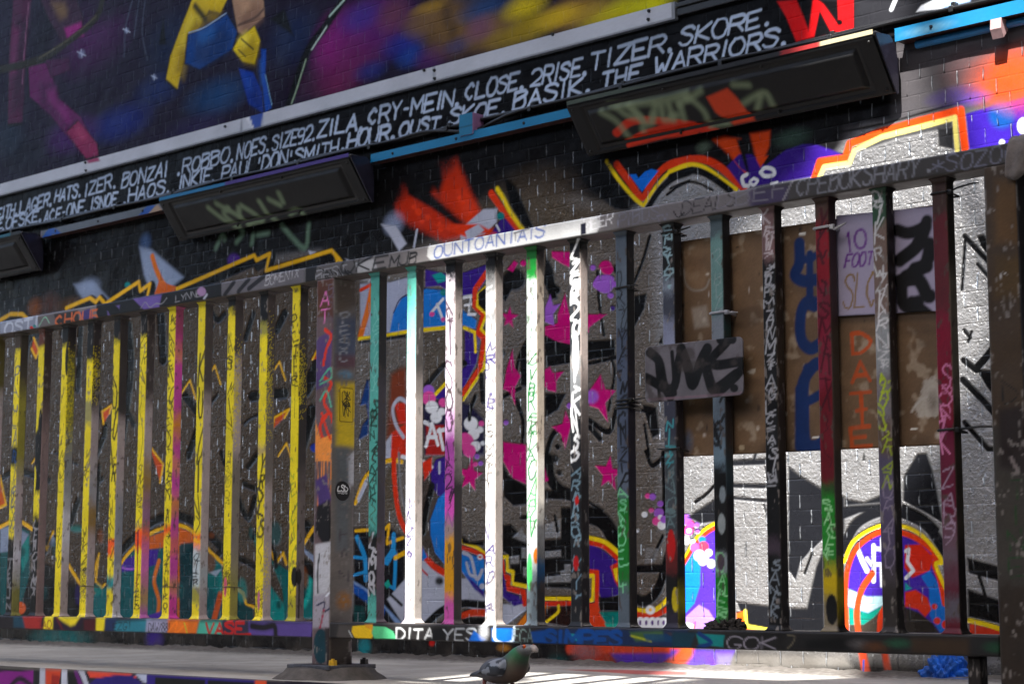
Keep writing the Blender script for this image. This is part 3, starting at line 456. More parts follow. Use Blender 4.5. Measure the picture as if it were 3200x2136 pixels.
    for x, y, r, c in ((1715, 290, 9, LIL), (1832, 475, 10, LIL), (1855, 400, 10, LIL), (1845, 560, 8, (60, 30, 120)), (1300, 330, 6, LIL), (1560, 1210, 10, LIL)): D(*q1('e', x, y), r, c, 3)
    s.star(*q1('h', 893, 150), 54, .15, MAG, .4); s.star(*q1('h', 1822, 135), 54, .1, MAG, .42)
    for x, y, r, c in ((940, 20, 8, LIL), (930, 70, 8, PNK), (965, 65, 8, LIL), (895, 5, 12, PNK)): D(*q1('h', x, y), r, c, 2)
    P(q('h', '1115 0 1270 0 1270 205 1180 165 1115 50'), MAG, 3); P(q('h', '1112 70 1160 150 1270 215 1290 340 1180 350 1120 290'), BLK, 4)
    S(q('h', '1420 40 1435 170 1500 250 1580 280'), 40, BLK, 4); D(*q1('h', 1462, 35), 12, (30, 30, 30), 4); D(*q1('h', 1490, 130), 9, (30, 30, 30), 4); P(q('h', '1390 245 1570 250 1570 310 1395 305'), BLK, 4); P(q('h', '1395 100 1420 180 1395 190'), MAG, 3)
    P(q('h', '1112 480 1165 470 1280 590 1500 570 1500 360 1580 360 1580 905 1270 885 1185 860 1150 680 1112 650'), (15, 15, 16), 4); P(q('h', '840 550 900 590 990 580 990 620 900 610 840 600'), BLK, 4)
    for l in ('1160 690 1222 680 1222 735 1165 740', '1240 630 1270 630 1270 700 1240 700', '1395 630 1515 625 1518 690 1395 700', '1395 800 1480 790 1560 770 1565 860 1395 865', '1250 760 1275 760 1275 830 1250 820', '1525 740 1565 740 1565 850 1525 850', '1395 470 1500 440 1500 560 1395 560', '1180 560 1240 500 1270 560 1270 600'): P(q('h', l), CHR, 3, chrome=1)
    for l in ('1460 420 1478 520', '1400 640 1510 632 1512 680', '1400 810 1490 800', '1235 430 1310 420 1310 510'): S(q('h', l), 12, BLK, 2, sm=0)
    S(q('h', '1660 400 1780 450 1850 560 1890 680'), 56, BLK, 4); S(q('h', '1690 330 1780 380'), 10, BLK, 2)
    P(q('h', '1690 600 1780 640 1890 730 1890 940 1770 975 1735 860 1690 800'), PUR, 3); S(q('h', '1690 562 1790 590 1890 668'), 17, YEL, 2); S(q('h', '1690 592 1790 622 1890 710'), 15, (206, 46, 20), 2); S(q('h', '1690 790 1742 792 1738 1012 1690 1015'), 17, (214, 52, 20), 2, sm=0); S(q('h', '1690 815 1716 815 1712 975 1690 978'), 13, YEL, 2, sm=0); P(q('h', '1830 750 1890 720 1890 900 1860 850'), (206, 46, 20), 3); P(q('h', '1850 770 1880 760 1880 860 1865 840'), YEL, 2)
    S(q('h', '1385 966 1575 966'), 14, YEL, 2); S(q('h', '1385 1000 1575 998'), 16, (206, 46, 20), 2); S(q('h', '1110 690 1142 688 1146 778 1182 790 1176 868 1280 888'), 13, YEL, 2, sm=0); S(q('h', '1108 720 1120 815 1152 830 1150 895 1255 925 1260 1000'), 20, (206, 46, 20), 2, sm=0); P(q('h', '1108 770 1130 850 1140 920 1235 950 1250 1000 1190 1018 1108 950'), PUR, 3)
    P(q('h', '1690 1010 1752 1015 1770 1080 1830 1180 1690 1180'), (214, 62, 22), 3); P(q('h', '1752 1055 1890 1050 1890 1140 1800 1130'), (8, 120, 112), 3); P(q('h', '1790 1130 1880 1135 1880 1180 1810 1180'), (30, 170, 150), 3); P(q('h', '1750 960 1890 950 1890 1050 1760 1050'), BLK, 4); P(q('h', '1200 1150 1270 1060 1280 1160'), (216, 120, 24), 3); P(q('h', '1385 1010 1430 1025 1395 1085'), (216, 120, 30), 3); P(q('h', '1395 1030 1570 1010 1570 1160 1390 1130'), (38, 18, 14), 6); S(q('h', '1485 1015 1480 1060 1400 1125'), 10, YEL, 2)
    # right of the middle
    S(q('h', '2070 -10 2110 80 2180 30'), 16, BLK, 2); S(q('h', '2190 0 2200 260 2190 480'), 26, BLK, 3); S(q('h', '2180 550 2110 700'), 12, BLK, 2); S(q('h', '2000 770 2210 765'), 24, BLK, 2); S(q('h', '2230 640 2150 900 2060 985 1990 960'), 34, BLK, 4); P(q('h', '2070 620 2160 640 2130 720 2060 740'), CHR, 5, chrome=1, a=.6)
    S(q('h', '2000 1042 2100 1050 2160 1020 2220 960'), 16, YEL, 2); S(q('h', '2000 1070 2110 1085 2220 1030'), 18, (206, 52, 22), 2); D(*q1('h', 2096, 1042), 15, WHT, 2); D(*q1('h', 2096, 1042), 5, WYE, 2); P(q('h', '1990 1100 2210 1090 2210 1170 1990 1170'), (60, 40, 110), 4)
    for x in (2030, 2070, 2110, 2150, 2185): D(*q1('h', x, 1130), 15, WHT, 2, ry=19); D(*q1('h', x, 1128), 4, (80, 50, 120), 2, ry=8)
    for x, y, r, c in ((2080, 282, 9, PNK), (2114, 288, 11, LIL), (2165, 335, 10, LIL), (2105, 378, 8, PNK), (2060, 405, 10, WHT), (2155, 395, 16, LIL), (2140, 450, 14, PNK), (2165, 425, 8, WHT), (2175, 478, 14, WHT), (2010, 515, 6, WHT), (2190, 440, 12, LIL)): D(*q1('h', x, y), r, c, 2)
    # far right: chrome letters in the sun
    P(q('i', '80 720 150 590 220 510 300 460 310 1180 80 1180'), (74, 44, 170), 3); P(q('i', '85 740 145 650 190 760 188 880 150 1000 85 1070'), (24, 120, 214), 3); P(q('i', '90 1090 180 1008 245 1045 285 1110 275 1185 90 1175'), (160, 120, 214), 3); P(q('i', '90 1125 150 1140 165 1185 90 1185'), WHT, 3); S(q('i', '155 1125 150 1180'), 6, RED, 2)
    S(q('i', '80 705 150 578 225 500 310 455'), 13, YEL, 2); S(q('i', '80 735 160 600 235 525 310 485'), 13, (218, 56, 22), 2); D(*q1('i', 200, 575), 12, (20, 120, 160), 4)
    for x, y, r, c in ((95, 440, 18, LIL), (125, 470, 12, PNK), (165, 475, 9, LIL), (110, 512, 17, PNK), (112, 515, 8, WHT), (170, 518, 8, LIL), (90, 575, 15, WHT), (135, 585, 9, WHT), (210, 622, 17, (226, 60, 90)), (150, 625, 14, LIL), (182, 680, 18, WHT), (245, 662, 12, WHT), (205, 715, 15, WHT), (262, 735, 14, WHT), (225, 700, 10, WHT)): D(*q1('i', x, y), r, c, 2)
    S(q('i', '155 325 220 280 295 205'), 12, BLK, 2); P(q('i', '100 425 290 300 300 455 190 470'), SLT, 5)
    for l, w in (('415 65 640 55', 20), ('415 215 645 220', 16), ('415 298 625 318', 11), ('620 90 645 200', 8), ('612 345 642 440', 8), ('560 0 545 60', 12)): S(q('i', l), w, SLT, 4)
    P(q('i', '775 85 860 150 1010 240 1150 290 1150 350 1420 330 1420 380 1250 400 1150 440 1150 600 1020 580 1010 660 930 640 860 740 830 860 775 780'), SLT, 5); P(q('i', '1150 300 1280 325 1410 270 1420 330 1150 350'), SLT, 5); P(q('i', '430 990 780 1030 900 1030 960 760 1010 640 1020 1190 640 1185 490 1140'), SLT, 5); S(q('i', '940 670 880 800'), 9, BLK, 3)
    P(q('i', '860 720 1010 570 1010 640 950 740 890 1028 800 1020 820 860'), CHR, 3, chrome=1); S(q('i', '935 665 885 800'), 9, BLK, 2)
    P(q('i', '430 1060 490 1048 498 1150 660 1178 660 1195 430 1190'), (226, 96, 22), 3); S(q('i', '490 1050 498 1150 660 1180'), 12, (238, 220, 70), 2, sm=0)
    P(q('i', '1545 160 1640 0 1700 0 1735 100 1770 260 1808 468 1700 400 1545 320'), SLT, 4); P(q('i', '1600 0 1650 -40 1660 0'), CHR, 3, chrome=1); S(q('i', '1550 355 1680 420 1770 505'), 15, BLK, 2)
    S(q('i', '1140 640 1230 470 1400 385 1560 405 1710 490 1830 670'), 36, SLT, 4); P(q('i', '1280 0 1290 50 1270 50'), BLK, 3)
    P(q('i', '1165 1195 1165 740 1240 590 1340 530 1480 500 1620 555 1740 660 1790 860 1840 990 1840 1200'), (64, 38, 158), 3); P(q('i', '1180 1040 1300 1080 1430 1000 1560 1010 1560 1200 1165 1200'), (70, 62, 54), 4, chrome=.5)
    P(q('i', '1555 610 1660 605 1745 690 1720 780 1600 830 1550 760'), (208, 42, 22), 3); P(q('i', '1180 905 1300 955 1430 950 1430 1000 1310 1062 1170 1015'), (176, 214, 222), 4); P(q('i', '1175 1025 1310 1065 1430 1000 1350 1090 1280 1140 1175 1140'), (16, 140, 122), 3); P(q('i', '1555 860 1600 900 1555 915'), (20, 150, 150), 3)
    for l, w in (('1240 640 1270 720 1300 780', 17), ('1345 615 1345 850', 15), ('1345 630 1400 640', 13), ('1350 740 1400 740', 13), ('1405 570 1405 620', 17), ('1395 740 1400 880', 13), ('1560 650 1580 640 1570 720 1610 780 1560 830', 12), ('1300 700 1330 740', 12), ('1480 640 1490 850', 13)): S(q('i', l), w, WHT, 2, sm=0)
    S(q('i', '1335 800 1265 910 1235 1060 1245 1200'), 22, (216, 66, 28), 2); S(q('i', '1440 1000 1395 1080 1385 1200'), 20, (214, 60, 26), 2); P(q('i', '1660 820 1720 780 1780 870 1840 990 1840 1195 1790 1195 1720 1080 1715 900'), (22, 108, 200), 3); P(q('i', '1555 925 1625 908 1705 960 1732 1040 1690 1092 1640 1040 1555 1020'), (208, 50, 22), 3, sm=0); P(q('i', '1555 1025 1650 1060 1740 1130 1790 1200 1555 1200'), (40, 34, 30), 4)
    for x, y, r in ((1752, 1020, 9), (1770, 1115, 11), (1830, 1140, 14), (1745, 685, 9)): D(*q1('i', x, y), r, (214, 46, 26), 2)
    S(q('i', '1165 1195 1160 900 1180 740 1250 610 1400 520 1560 535 1690 605 1768 690 1750 742 1790 850 1820 1000'), 19, (222, 62, 22), 2); S(q('i', '1148 720 1225 570 1400 478 1560 490 1680 558 1772 668 1800 728 1762 746 1840 930'), 14, YEL, 2)
    P(q('i', '1970 695 2250 770 2250 870 1980 800'), BLK, 4); P(q('i', '1975 905 2250 1000 2250 1150 1980 1090'), BLK, 4); S(q('i', '2050 820 2095 960'), 12, BLK, 2); P(q('i', '1985 1130 2260 1195 2260 1230 1985 1230'), (206, 56, 30), 3); S(q('i', '1985 1112 2120 1145 2270 1195'), 16, YEL, 2)
    for l, w in (('1958 90 1935 440', 10), ('1955 85 2060 200 2170 310', 17), ('2040 270 2170 420', 12), ('1950 710 1990 760', 12), ('2180 780 2090 900 2030 965', 24), ('1945 910 2030 975', 20), ('1940 1040 2080 1180 2200 1320', 22), ('1955 1325 2110 1500 2210 1500', 18), ('2000 720 1975 790', 9)): S(q('f', l), w, BLK, 2, sm=0)
    P(q('f', '2025 965 2190 980 2190 1200 2100 1090'), BLK, 3); P(q('f', '2035 80 2080 70 2150 160 2130 240 2060 150'), BLK, 3); S(q('f', '1500 1310 1530 1340'), 8, BLK); S(q('f', '1530 1330 1500 1370'), 8, BLK)
    # above the rail on the right: arch, heart, flames and the zig-zag in the sun
    P(q('b', '1640 1100 1760 980 1850 1080 1900 1240 1960 1400 1860 1400 1740 1300 1640 1200'), BLK, 7)
    P(q('c', '0 1230 100 1180 220 1190 300 1260 0 1350'), CHR, 4, chrome=1)
    S(q('b', '1870 1095 1950 1200 2042 1318 2110 1210 2210 1105 2360 1062'), 24, (214, 56, 18), 3); S(q('c', '-20 1105 120 1065 230 1070 340 1130 480 1260'), 24, (214, 56, 18), 3)
    S(q('b', '1805 1075 1880 1190 1980 1310 2045 1365 2065 1350 2140 1240 2230 1150 2360 1100'), 13, YEL, 3); S(q('c', '-20 1145 100 1100 200 1110 300 1170 430 1265'), 13, YEL, 3); S(q('b', '2080 1390 2160 1270 2250 1190 2360 1150'), 22, BLK, 3); S(q('c', '-10 1180 110 1140 200 1150 290 1200 390 1275'), 22, BLK, 3); S(q('b', '2210 1300 2290 1240 2360 1210'), 9, BLK, 2); S(q('c', '-10 1258 100 1215 190 1228 270 1270'), 7, BLK, 2)
    Z(*q1('b', 1830, 1090), 34, 44, (20, 20, 20), .8); P(q('b', '1955 1165 2000 1162 2018 1190 2060 1146 2105 1128 2152 1140 2042 1280'), (16, 110, 222), 2)
    P(q('c', '270 930 350 910 460 930 500 1150 450 1120 390 1040'), (206, 66, 16), 8); P(q('c', '520 890 655 870 650 970 590 1115 570 1095'), (206, 66, 16), 8); P(q('c', '365 1110 450 1030 530 1030 620 1105 760 1000 870 962 960 965 1150 1030 1160 1060 980 1090 940 1180 470 1255'), PUR, 4); P(q('c', '430 930 500 1150 515 1150 475 930'), BLK, 6)
    P(q('c', '390 1040 450 1120 500 1150 490 1160'), (206, 66, 16), 3); P(q('c', '560 1060 640 1040 590 1118'), (206, 66, 16), 4); Z(*q1('c', 800, 920), 70, 40, (60, 84, 74), .7); Z(*q1('c', 210, 980), 30, 30, (84, 100, 84), .7)
    for l, w in (('500 1165 470 1185 480 1235 510 1240', 13), ('545 1190 520 1215 545 1235 570 1205 545 1190', 10), ('590 1150 620 1175 680 1165 670 1130 620 1120 590 1150', 13), ('660 1225 700 1215', 8)): S(q('c', l), w, WHT, 2)
    P(q('c', '1960 760 2349 650 2420 640 2420 1000 1980 1000'), (50, 28, 140), 4); D(*q1('c', 2200, 770), 40, (20, 70, 140), 14); D(*q1('c', 2345, 840), 20, WHT, 3, ry=26); D(*q1('c', 2200, 950), 9, WHT, 3)
    P(q('c', '1000 1160 1030 1120 1180 1090 1220 1000 1400 920 1880 790 1900 1000 1400 1080'), CHR, 3, chrome=1); P(q('c', '1240 970 1420 890 1860 790 1870 850 1500 930 1300 1000'), (34, 34, 36), 6, a=.8); P(q('c', '1770 860 1880 850 1880 1000 1780 980'), (40, 40, 42), 6)
    S(q('c', '950 1190 985 1080 1155 1055 1185 960 1380 885 1925 735 1955 990'), 26, (226, 72, 22), 3, sm=0); S(q('c', '985 1185 1015 1115 1185 1090 1218 1000 1400 915 1885 785 1905 1000'), 17, (238, 222, 120), 3, sm=0); S(q('c', '960 905 1400 830 1900 690 2349 600'), 7, (20, 20, 20), 4)
    Z(*q1('c', 2180, 520), 110, 110, (200, 72, 28), .9); Z(*q1('c', 2340, 520), 110, 140, (200, 72, 28), .85); Z(*q1('c', 1960, 480), 90, 100, (90, 56, 56), .6); Z(*q1('c', 1880, 640), 90, 40, (66, 48, 120), .6); Z(*q1('c', 2010, 660), 60, 30, (84, 58, 150), .6)
    # foot of the wall below the rail
    Z(*q1('h', 1750, 1360), 90, 45, (190, 54, 24), .9); S(q('h', '1640 1300 1740 1400 1830 1440'), 40, (196, 58, 26), 16, a=.8); S(q('h', '2349 1330 2230 1420 2000 1480'), 56, (206, 66, 30), 10); P(q('h', '1820 1320 2150 1310 2260 1330 2180 1400 1900 1420'), (84, 44, 170), 8); S(q('h', '1560 1300 2349 1290'), 34, (206, 64, 30), 8); Z(*q1('h', 1660, 1320), 60, 40, (110, 110, 120), .6); Z(*q1('h', 1480, 1380), 40, 30, (20, 80, 80), .7)
    P(q('i', '-10 1310 420 1310 380 1420 90 1440 -10 1400'), (96, 60, 190), 8); S(q('i', '100 1320 30 1400 -40 1460'), 50, (224, 84, 36), 10); S(q('i', '1270 1320 1300 1480'), 30, (212, 70, 34), 5); S(q('i', '1420 1330 1440 1440'), 24, (212, 70, 34), 6); S(q('i', '1280 1380 1275 1490'), 6, (20, 90, 200), 2)
    D(*q1('i', 1840, 1460), 56, (14, 104, 206), 12, ry=46, sp=.5); Z(*q1('g', 400, 1230), 160, 40, (10, 110, 112), .8); Z(*q1('g', 1030, 1240), 45, 40, (54, 28, 130), 1.2); Z(*q1('h', 190, 1290), 30, 40, (12, 130, 140), 1.2); Z(*q1('h', 1120, 1295), 30, 16, (196, 130, 20), .9); D(*q1('h', 640, 1265), 9, RED, 4); P(q('i', '300 1340 1150 1340 1200 1420 300 1440'), (150, 146, 140), 14, a=.6)
    # runs of dirt and splash along the foot, and overall wear
    m = np.clip((-.16 - s.V) / .09, 0, 1) * np.clip(fbm(s.U, s.V, .05, 40) * 2 - .55, 0, 1); s.C = s.C * (1 - .6 * m[..., None]) + lin((84, 78, 72)) * .6 * m[..., None]
    s.grime(.22, .22, 5, .10)
    d = (fbm(s.U, s.V, .10, 21, 3) - .5) * .004
    o = s.mesh('brick_wall', M_WALL, None, -d); o.data.polygons.foreach_set('use_smooth', np.ones(len(o.data.polygons), bool))
    tag(o, 'tall dark brick wall covered in layered graffiti and a painted list of names', 'brick wall')
    return s
wall()
# ------------------------------------------------------------------ ground: raised walk, its painted front, street
def ground():
    xs = np.concatenate([[-14, -11, -9], np.arange(-7.9, -1.4, .008), [-1, 0, 2.5]]); ys = np.concatenate([np.arange(YL, YW + .02, .007)])
    s = Surf((0, 0, ZG), (1, 0, 0), (0, 1, 0), xs, ys, (156, 153, 147))
    f = fbm(s.U, s.V, .5, 60, 4); s.C *= (.75 + .5 * f)[..., None]
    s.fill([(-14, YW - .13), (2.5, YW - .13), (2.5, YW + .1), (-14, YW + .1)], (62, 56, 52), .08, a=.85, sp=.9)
    s.P(q('h', '1500 1440 1900 1440 2349 1455 2349 1475 2000 1470'), (150, 44, 34), 12, a=.8); s.Z(*q1('i', 1850, 1505), 100, 16, (20, 90, 170), .6)
    s.Z(*q1('g', 400, 1300), 300, 14, (40, 70, 74), .6); s.Z(*q1('h', 1100, 1380), 120, 8, (110, 90, 112), .6)
    for k in range(90): u = random.uniform(-6, -1.6); s.haze((u, random.uniform(YL + .1, YW - .08)), random.uniform(.006, .02), random.uniform(.005, .014), random.choice([(200, 200, 196), (40, 40, 40), (160, 158, 150)]), .9)
    s.stroke([(-4.9, YW - .26), (-4.84, YW - .27), (-4.8, YW - .262)], .008, (170, 120, 70))
    for x in np.arange(-6.8, -1.4, .62): s.stroke([(x, YL), (x + random.uniform(-.01, .01), YW)], .004, (70, 66, 62), .002, a=.8, sp=.6)
    for k in range(9):
        u, v = random.uniform(-6, -1.8), random.uniform(YL + .1, YW - .3); pts = [(u, v)]
        for j in range(7): pts.append((pts[-1][0] + random.uniform(-.02, .09), pts[-1][1] + random.uniform(-.05, .05)))
        s.stroke(pts, .003, (66, 62, 60), .002, a=.7, sp=.5)
    for k in range(26): u, v = random.uniform(-6, -1.6), random.uniform(YL + .04, YW - .06); an = random.uniform(0, 3); s.stroke([(u, v), (u + .02 * math.cos(an), v + .02 * math.sin(an))], random.uniform(.004, .008), random.choice([(206, 202, 190), (120, 84, 50), (50, 46, 44), (180, 150, 110)]), .001)
    s.grime(.28, .10, 61, .2)
    d = (fbm(s.U, s.V, .3, 62, 4) - .5) * .003 + np.clip((s.V - (YW - .13)) / .13, 0, 1) ** 2 * .016 * (fbm(s.U, s.V, .035, 66, 3) + .3)
    tag(s.mesh('pavement', M_STONE, None, d), kind='structure')
    xs = np.concatenate([[-14, -9, -6.5], np.arange(-5.6, -3.2, .006), [-2.5, -1, 2.5]]); zs = np.concatenate([[-1.25, -.9, -.7], np.arange(-.6, ZG + .001, .006)])
    s = Surf((0, YL, 0), (1, 0, 0), (0, 0, 1), xs, zs, (30, 26, 40))
    P, S = s.P, s.S
    P(q('g', '-200 1460 225 1440 215 1700 -200 1700'), (120, 10, 124), 2); S(q('g', '-100 1440 255 1432'), 14, BLK, 2); S(q('g', '245 1430 240 1700'), 14, BLK, 2); S(q('g', '60 1560 130 1500 210 1545'), 16, (30, 6, 34), 4)
    P(q('g', '268 1425 305 1428 300 1700 262 1700'), LAV, 2); P(q('g', '305 1425 410 1435 360 1700 300 1700'), (206, 66, 30), 2); P(q('g', '345 1470 400 1480 390 1540 340 1560'), (150, 30, 20), 4); P(q('g', '412 1430 450 1436 455 1700 405 1700'), (190, 196, 214), 2); P(q('g', '450 1434 520 1440 560 1700 450 1700'), BLK, 2); P(q('g', '488 1440 515 1440 560 1560 530 1560'), (96, 14, 110), 2); P(q('g', '518 1440 560 1444 600 1560 570 1560'), LAV, 2)
    P(q('g', '575 1446 860 1466 930 1500 600 1490'), (212, 66, 44), 2); P(q('g', '570 1560 640 1500 760 1478 880 1478 980 1560'), (34, 20, 110), 3); P(q('g', '900 1468 1000 1474 1000 1540 950 1520'), (170, 180, 206), 4); P(q('g', '980 1475 1700 1515 1700 1700 980 1700'), (40, 22, 120), 2); P(q('g', '1035 1490 1700 1525 1690 1700 1030 1700'), BLK, 2); P(q('g', '1700 1516 1775 1520 1775 1560 1700 1560'), (214, 72, 30), 2); S(q('g', '1380 1500 1360 1700'), 14, (40, 22, 120), 2)
    S(q('g', '0 1422 900 1462 1900 1510'), 8, (120, 116, 112), 3, a=.6)
    s.grime(.2, .1, 63)
    tag(s.mesh('retaining_wall', M_STEEL, None), 'low painted retaining wall under the pavement edge', 'low wall')
    b = bmesh.new(); bx(b, -300, 300, -300, YL + 2, -1.6, -1.25); tag(obj('street', b, M_ASPH), kind='structure')
ground()

# ------------------------------------------------------------------ fixtures on the wall
def fixtures():
    yb = YW - .02
    xs = np.concatenate([[-12, -9], np.arange(-8, -3.572, .012)]); zs = np.linspace(1.834, 1.892, 14)
    def board(x, z, y, name, mat, label, shift=0):
        s = Surf((0, y, 0), (1, 0, 0), (0, 0, 1), x, z, (186, 190, 198)); return s
    t = empty('fascia_board', (-5, YW, 1.86)); tag(t, 'long white painted board with bolts running above the list of names', 'board')
    s = Surf((0, yb, 0), (1, 0, 0), (0, 0, 1), xs, zs, (176, 182, 194))
    s.P(q('a', '1660 760 1755 745 1745 850 1690 862'), (16, 60, 150), 3); s.P(q('a', '1640 790 1665 780 1695 862 1690 870'), (200, 206, 216), 2)
    for x, y in ((575, 1110), (1610, 830)): s.S([q1('a', x, y - 40), q1('a', x, y + 40)], 3, (110, 116, 126), 1.5)
    s.S([q1('b', 655, 440), q1('b', 655, 560)], 3, (110, 116, 126), 1.5)
    s.P(q('a', '570 1060 650 1040 668 1075 590 1090'), (140, 40, 84), 3)
    s.fill([(-12, 1.83), (-3.5, 1.83), (-3.5, 1.839), (-12, 1.839)], (96, 100, 108), .004); s.grime(.16, .15, 70, .08)
    v = s.mesh('board_face', M_STEEL, t); v.location = -Vector(t.location)
    b = bmesh.new(); bx(b, -12, -3.572, yb + .001, YW + .01, 1.834, 1.892); o = obj('board_core', b, flat('board_edge', (120, 126, 136), .5), t); o.location = -Vector(t.location)
    for k, x, y in (('a', 572, 1085), ('a', 575, 1138), ('a', 1505, 845), ('b', 658, 470), ('b', 660, 525), ('b', 1448, 230), ('b', 2090, 75), ('b', 2086, 132), ('b', 590, 470)):
        P = hit(*q1(k, x, y), yb); b = bmesh.new(); bmesh.ops.create_cone(b, cap_ends=True, segments=8, radius1=.0065, radius2=.005, depth=.007, matrix=Matrix.Translation((P[0], yb - .003, P[2])) @ Matrix.Rotation(math.pi / 2, 4, 'X'))
        o = obj('bolt', b, M_WIRE, t); o.location = -Vector(t.location)
    b = bmesh.new(); bx(b, -3.566, 1.5, YW - .016, YW + .01, 1.842, 1.886, .003); bx(b, -3.566, 1.5, YW - .024, YW - .014, 1.868, 1.884, .003)
    tag(obj('trim_strip', b, M_BLACK), 'black glossy trim strip continuing right of the white board', 'trim')
    # wall lights
    DY = -.027; ZK = .9942; A = np.array([4.522 + DY, 1.592 * ZK]); C = np.array([4.636 + DY, 1.437 * ZK]); B_ = YW + DY; L = np.linalg.norm(A - C); ev = np.array([0, *(A - C) / L])
    def light(x0, x1, label, paint, lip):
        t = empty('wall_light', ((x0 + x1) / 2, YW, 1.44)); tag(t, label, 'wall light', 'black box lights along the wall'); back = -Vector(t.location)
        b = bmesh.new(); prm(b, [(B_, 1.602 * ZK), (4.60 + DY, 1.601 * ZK), (4.528 + DY, 1.604 * ZK), (A[0] + .001, A[1]), (C[0], C[1] + .001), (B_, 1.44 * ZK)], x0, x1)
        bmesh.ops.bevel(b, geom=b.edges[:], offset=.003, segments=1, affect='EDGES'); obj('housing', b, M_BLACK, t).location = back
        us = np.concatenate([np.arange(x0 + .004, x1 - .003, .006)]); vs = np.linspace(.004, L - .004, 44)
        s = Surf((0, C[0] - .0016, C[1] - .0012), (1, 0, 0), ev, us, vs, (25, 25, 26)); paint(s); s.grime(.2, .1, 72)
        du = np.minimum(s.U - x0, x1 - s.U); dv = np.minimum(s.V, L - s.V); e = np.minimum(du - .075, dv - .032)
        h = np.where(e < -.012, .004, np.where(e < 0, -.004, np.clip(e / .012, 0, 1) * .012 - .002)); edge = np.clip(np.minimum(du, dv) / .006, 0, 1); h = h * edge
        s.mesh('front_panel', M_STEEL, t, h).location = back
        for fx in (.02, .34, .66, .98):
            for fv in (.1, .9):
                c_ = np.array([x0 + fx * (x1 - x0), C[0], C[1]]) + ev * L * fv; b = bmesh.new(); bmesh.ops.create_icosphere(b, subdivisions=2, radius=.0055, matrix=Matrix.Translation((c_[0], c_[1] - .004, c_[2] - .003))); obj('screw', b, M_WIRE, t, True).location = back
        us = np.arange(x0 + .004, x1 - .003, .008); s = Surf((0, A[0] - .0005, 0), (1, 0, 0), (0, 0, 1), us, np.linspace(1.5925 * ZK, 1.6065 * ZK, 5), (28, 28, 30)); lip(s)
        b2 = s.mesh('top_lip', M_STEEL, t); b2.location = back
        b = bmesh.new(); a = Vector((x1 + .002, 0, 0)); pts = [(A[0] - .004, A[1] + .004), (4.60 + DY, 1.604 * ZK), (4.628 + DY, 1.58 * ZK), (B_ - .002, 1.53 * ZK), (B_ - .002, 1.438 * ZK), (C[0] - .004, C[1] - .004)]; prm(b, pts, x1 + .0005, x1 + .0045)
        for u in (x0 + .2, x1 - .2): b2 = bmesh.new(); bx(b2, u - .03, u + .03, B_ - .001, YW + .005, 1.48, 1.53, .002); obj('bracket', b2, M_BLACK, t).location = back
        obj('end_plate', b, flat('end_plate_paint', (46, 44, 56), .22, .3, .3, 20), t).location = back
    pale = (140, 156, 122)
    def pR(s):
        s.S(q('b', '1880 880 1990 800 2200 800 2400 830'), 26, (206, 46, 18), 5); s.P(q('b', '1930 930 2060 860 2250 810 2420 830 2420 900 2200 920 1950 985'), (206, 50, 18), 4); s.S(q('c', '-60 860 60 830 180 850 300 880'), 30, (206, 46, 18), 5)
        for l in ('1780 740 1880 800 1960 900', '1960 700 2050 780 2060 860', '1870 700 1950 760 2040 780', '2140 700 2120 800', '2230 690 2260 790', '1830 700 2000 690 2200 660 2349 620', '2300 680 2330 780', '1990 720 2090 820 2130 760', '2180 700 2200 790 2280 760'): s.S(q('b', l), 22, pale, 13, a=.65)
        for l in ('60 690 120 650 220 730 260 830', '110 660 200 600', '470 690 620 610 680 690', '600 640 580 720', '260 830 380 820', '420 560 520 560'): s.S(q('c', l), 20, pale, 12, a=.6)
        s.P(q('c', '240 640 380 580 440 640 560 800 420 830 300 740'), (206, 66, 30), 7)
    def pM(s):
        for l in ('560 620 700 720 900 850', '640 580 800 660 870 700', '870 620 880 690 1000 840', '900 600 1050 690 1090 760', '760 620 720 680 860 800', '1080 560 1180 700 1260 760', '1180 540 1290 590', '1280 480 1320 560', '1380 680 1460 640 1530 700', '980 780 1100 740'):
            s.S([(480 + (x * .93 + 20) * .3278 - 0, 430 + (y + 40) * .3278) for x, y in np.array(l.split(), float).reshape(-1, 2)], 19, (124, 144, 112), 9, a=.85)
    light(-3.932, -2.746, 'black triangular wall light at right with red arch and pale scribbles', pR, lambda s: (s.P([(2560, 60), (2760, 60), (2760, 160), (2560, 190)], (170, 160, 130), 6), s.P([(2440, 150), (2560, 130), (2560, 200), (2440, 230)], (150, 40, 40), 9), s.P([(1760, 300), (2200, 240), (2200, 290), (1760, 400)], (60, 70, 60), 9)))  # pale right end of the lip holds the sunlight in its colour
    light(-6.179, -4.999, 'black triangular wall light in the middle with blue and violet top edge', pM, lambda s: (s.fill([(-7, 1.5), (-5.75, 1.5), (-5.72, 1.7), (-7, 1.7)], (14, 100, 146), .01), s.fill([(-5.74, 1.5), (-5, 1.5), (-5, 1.7), (-5.74, 1.7)], (62, 44, 118), .01)))
    light(-8.40, -7.213, 'black wall light cut off by the left edge of the view', lambda s: None, lambda s: s.fill([(-9, 1.5), (-7.3, 1.5), (-7.3, 1.7), (-9, 1.7)], (12, 84, 104), .01))
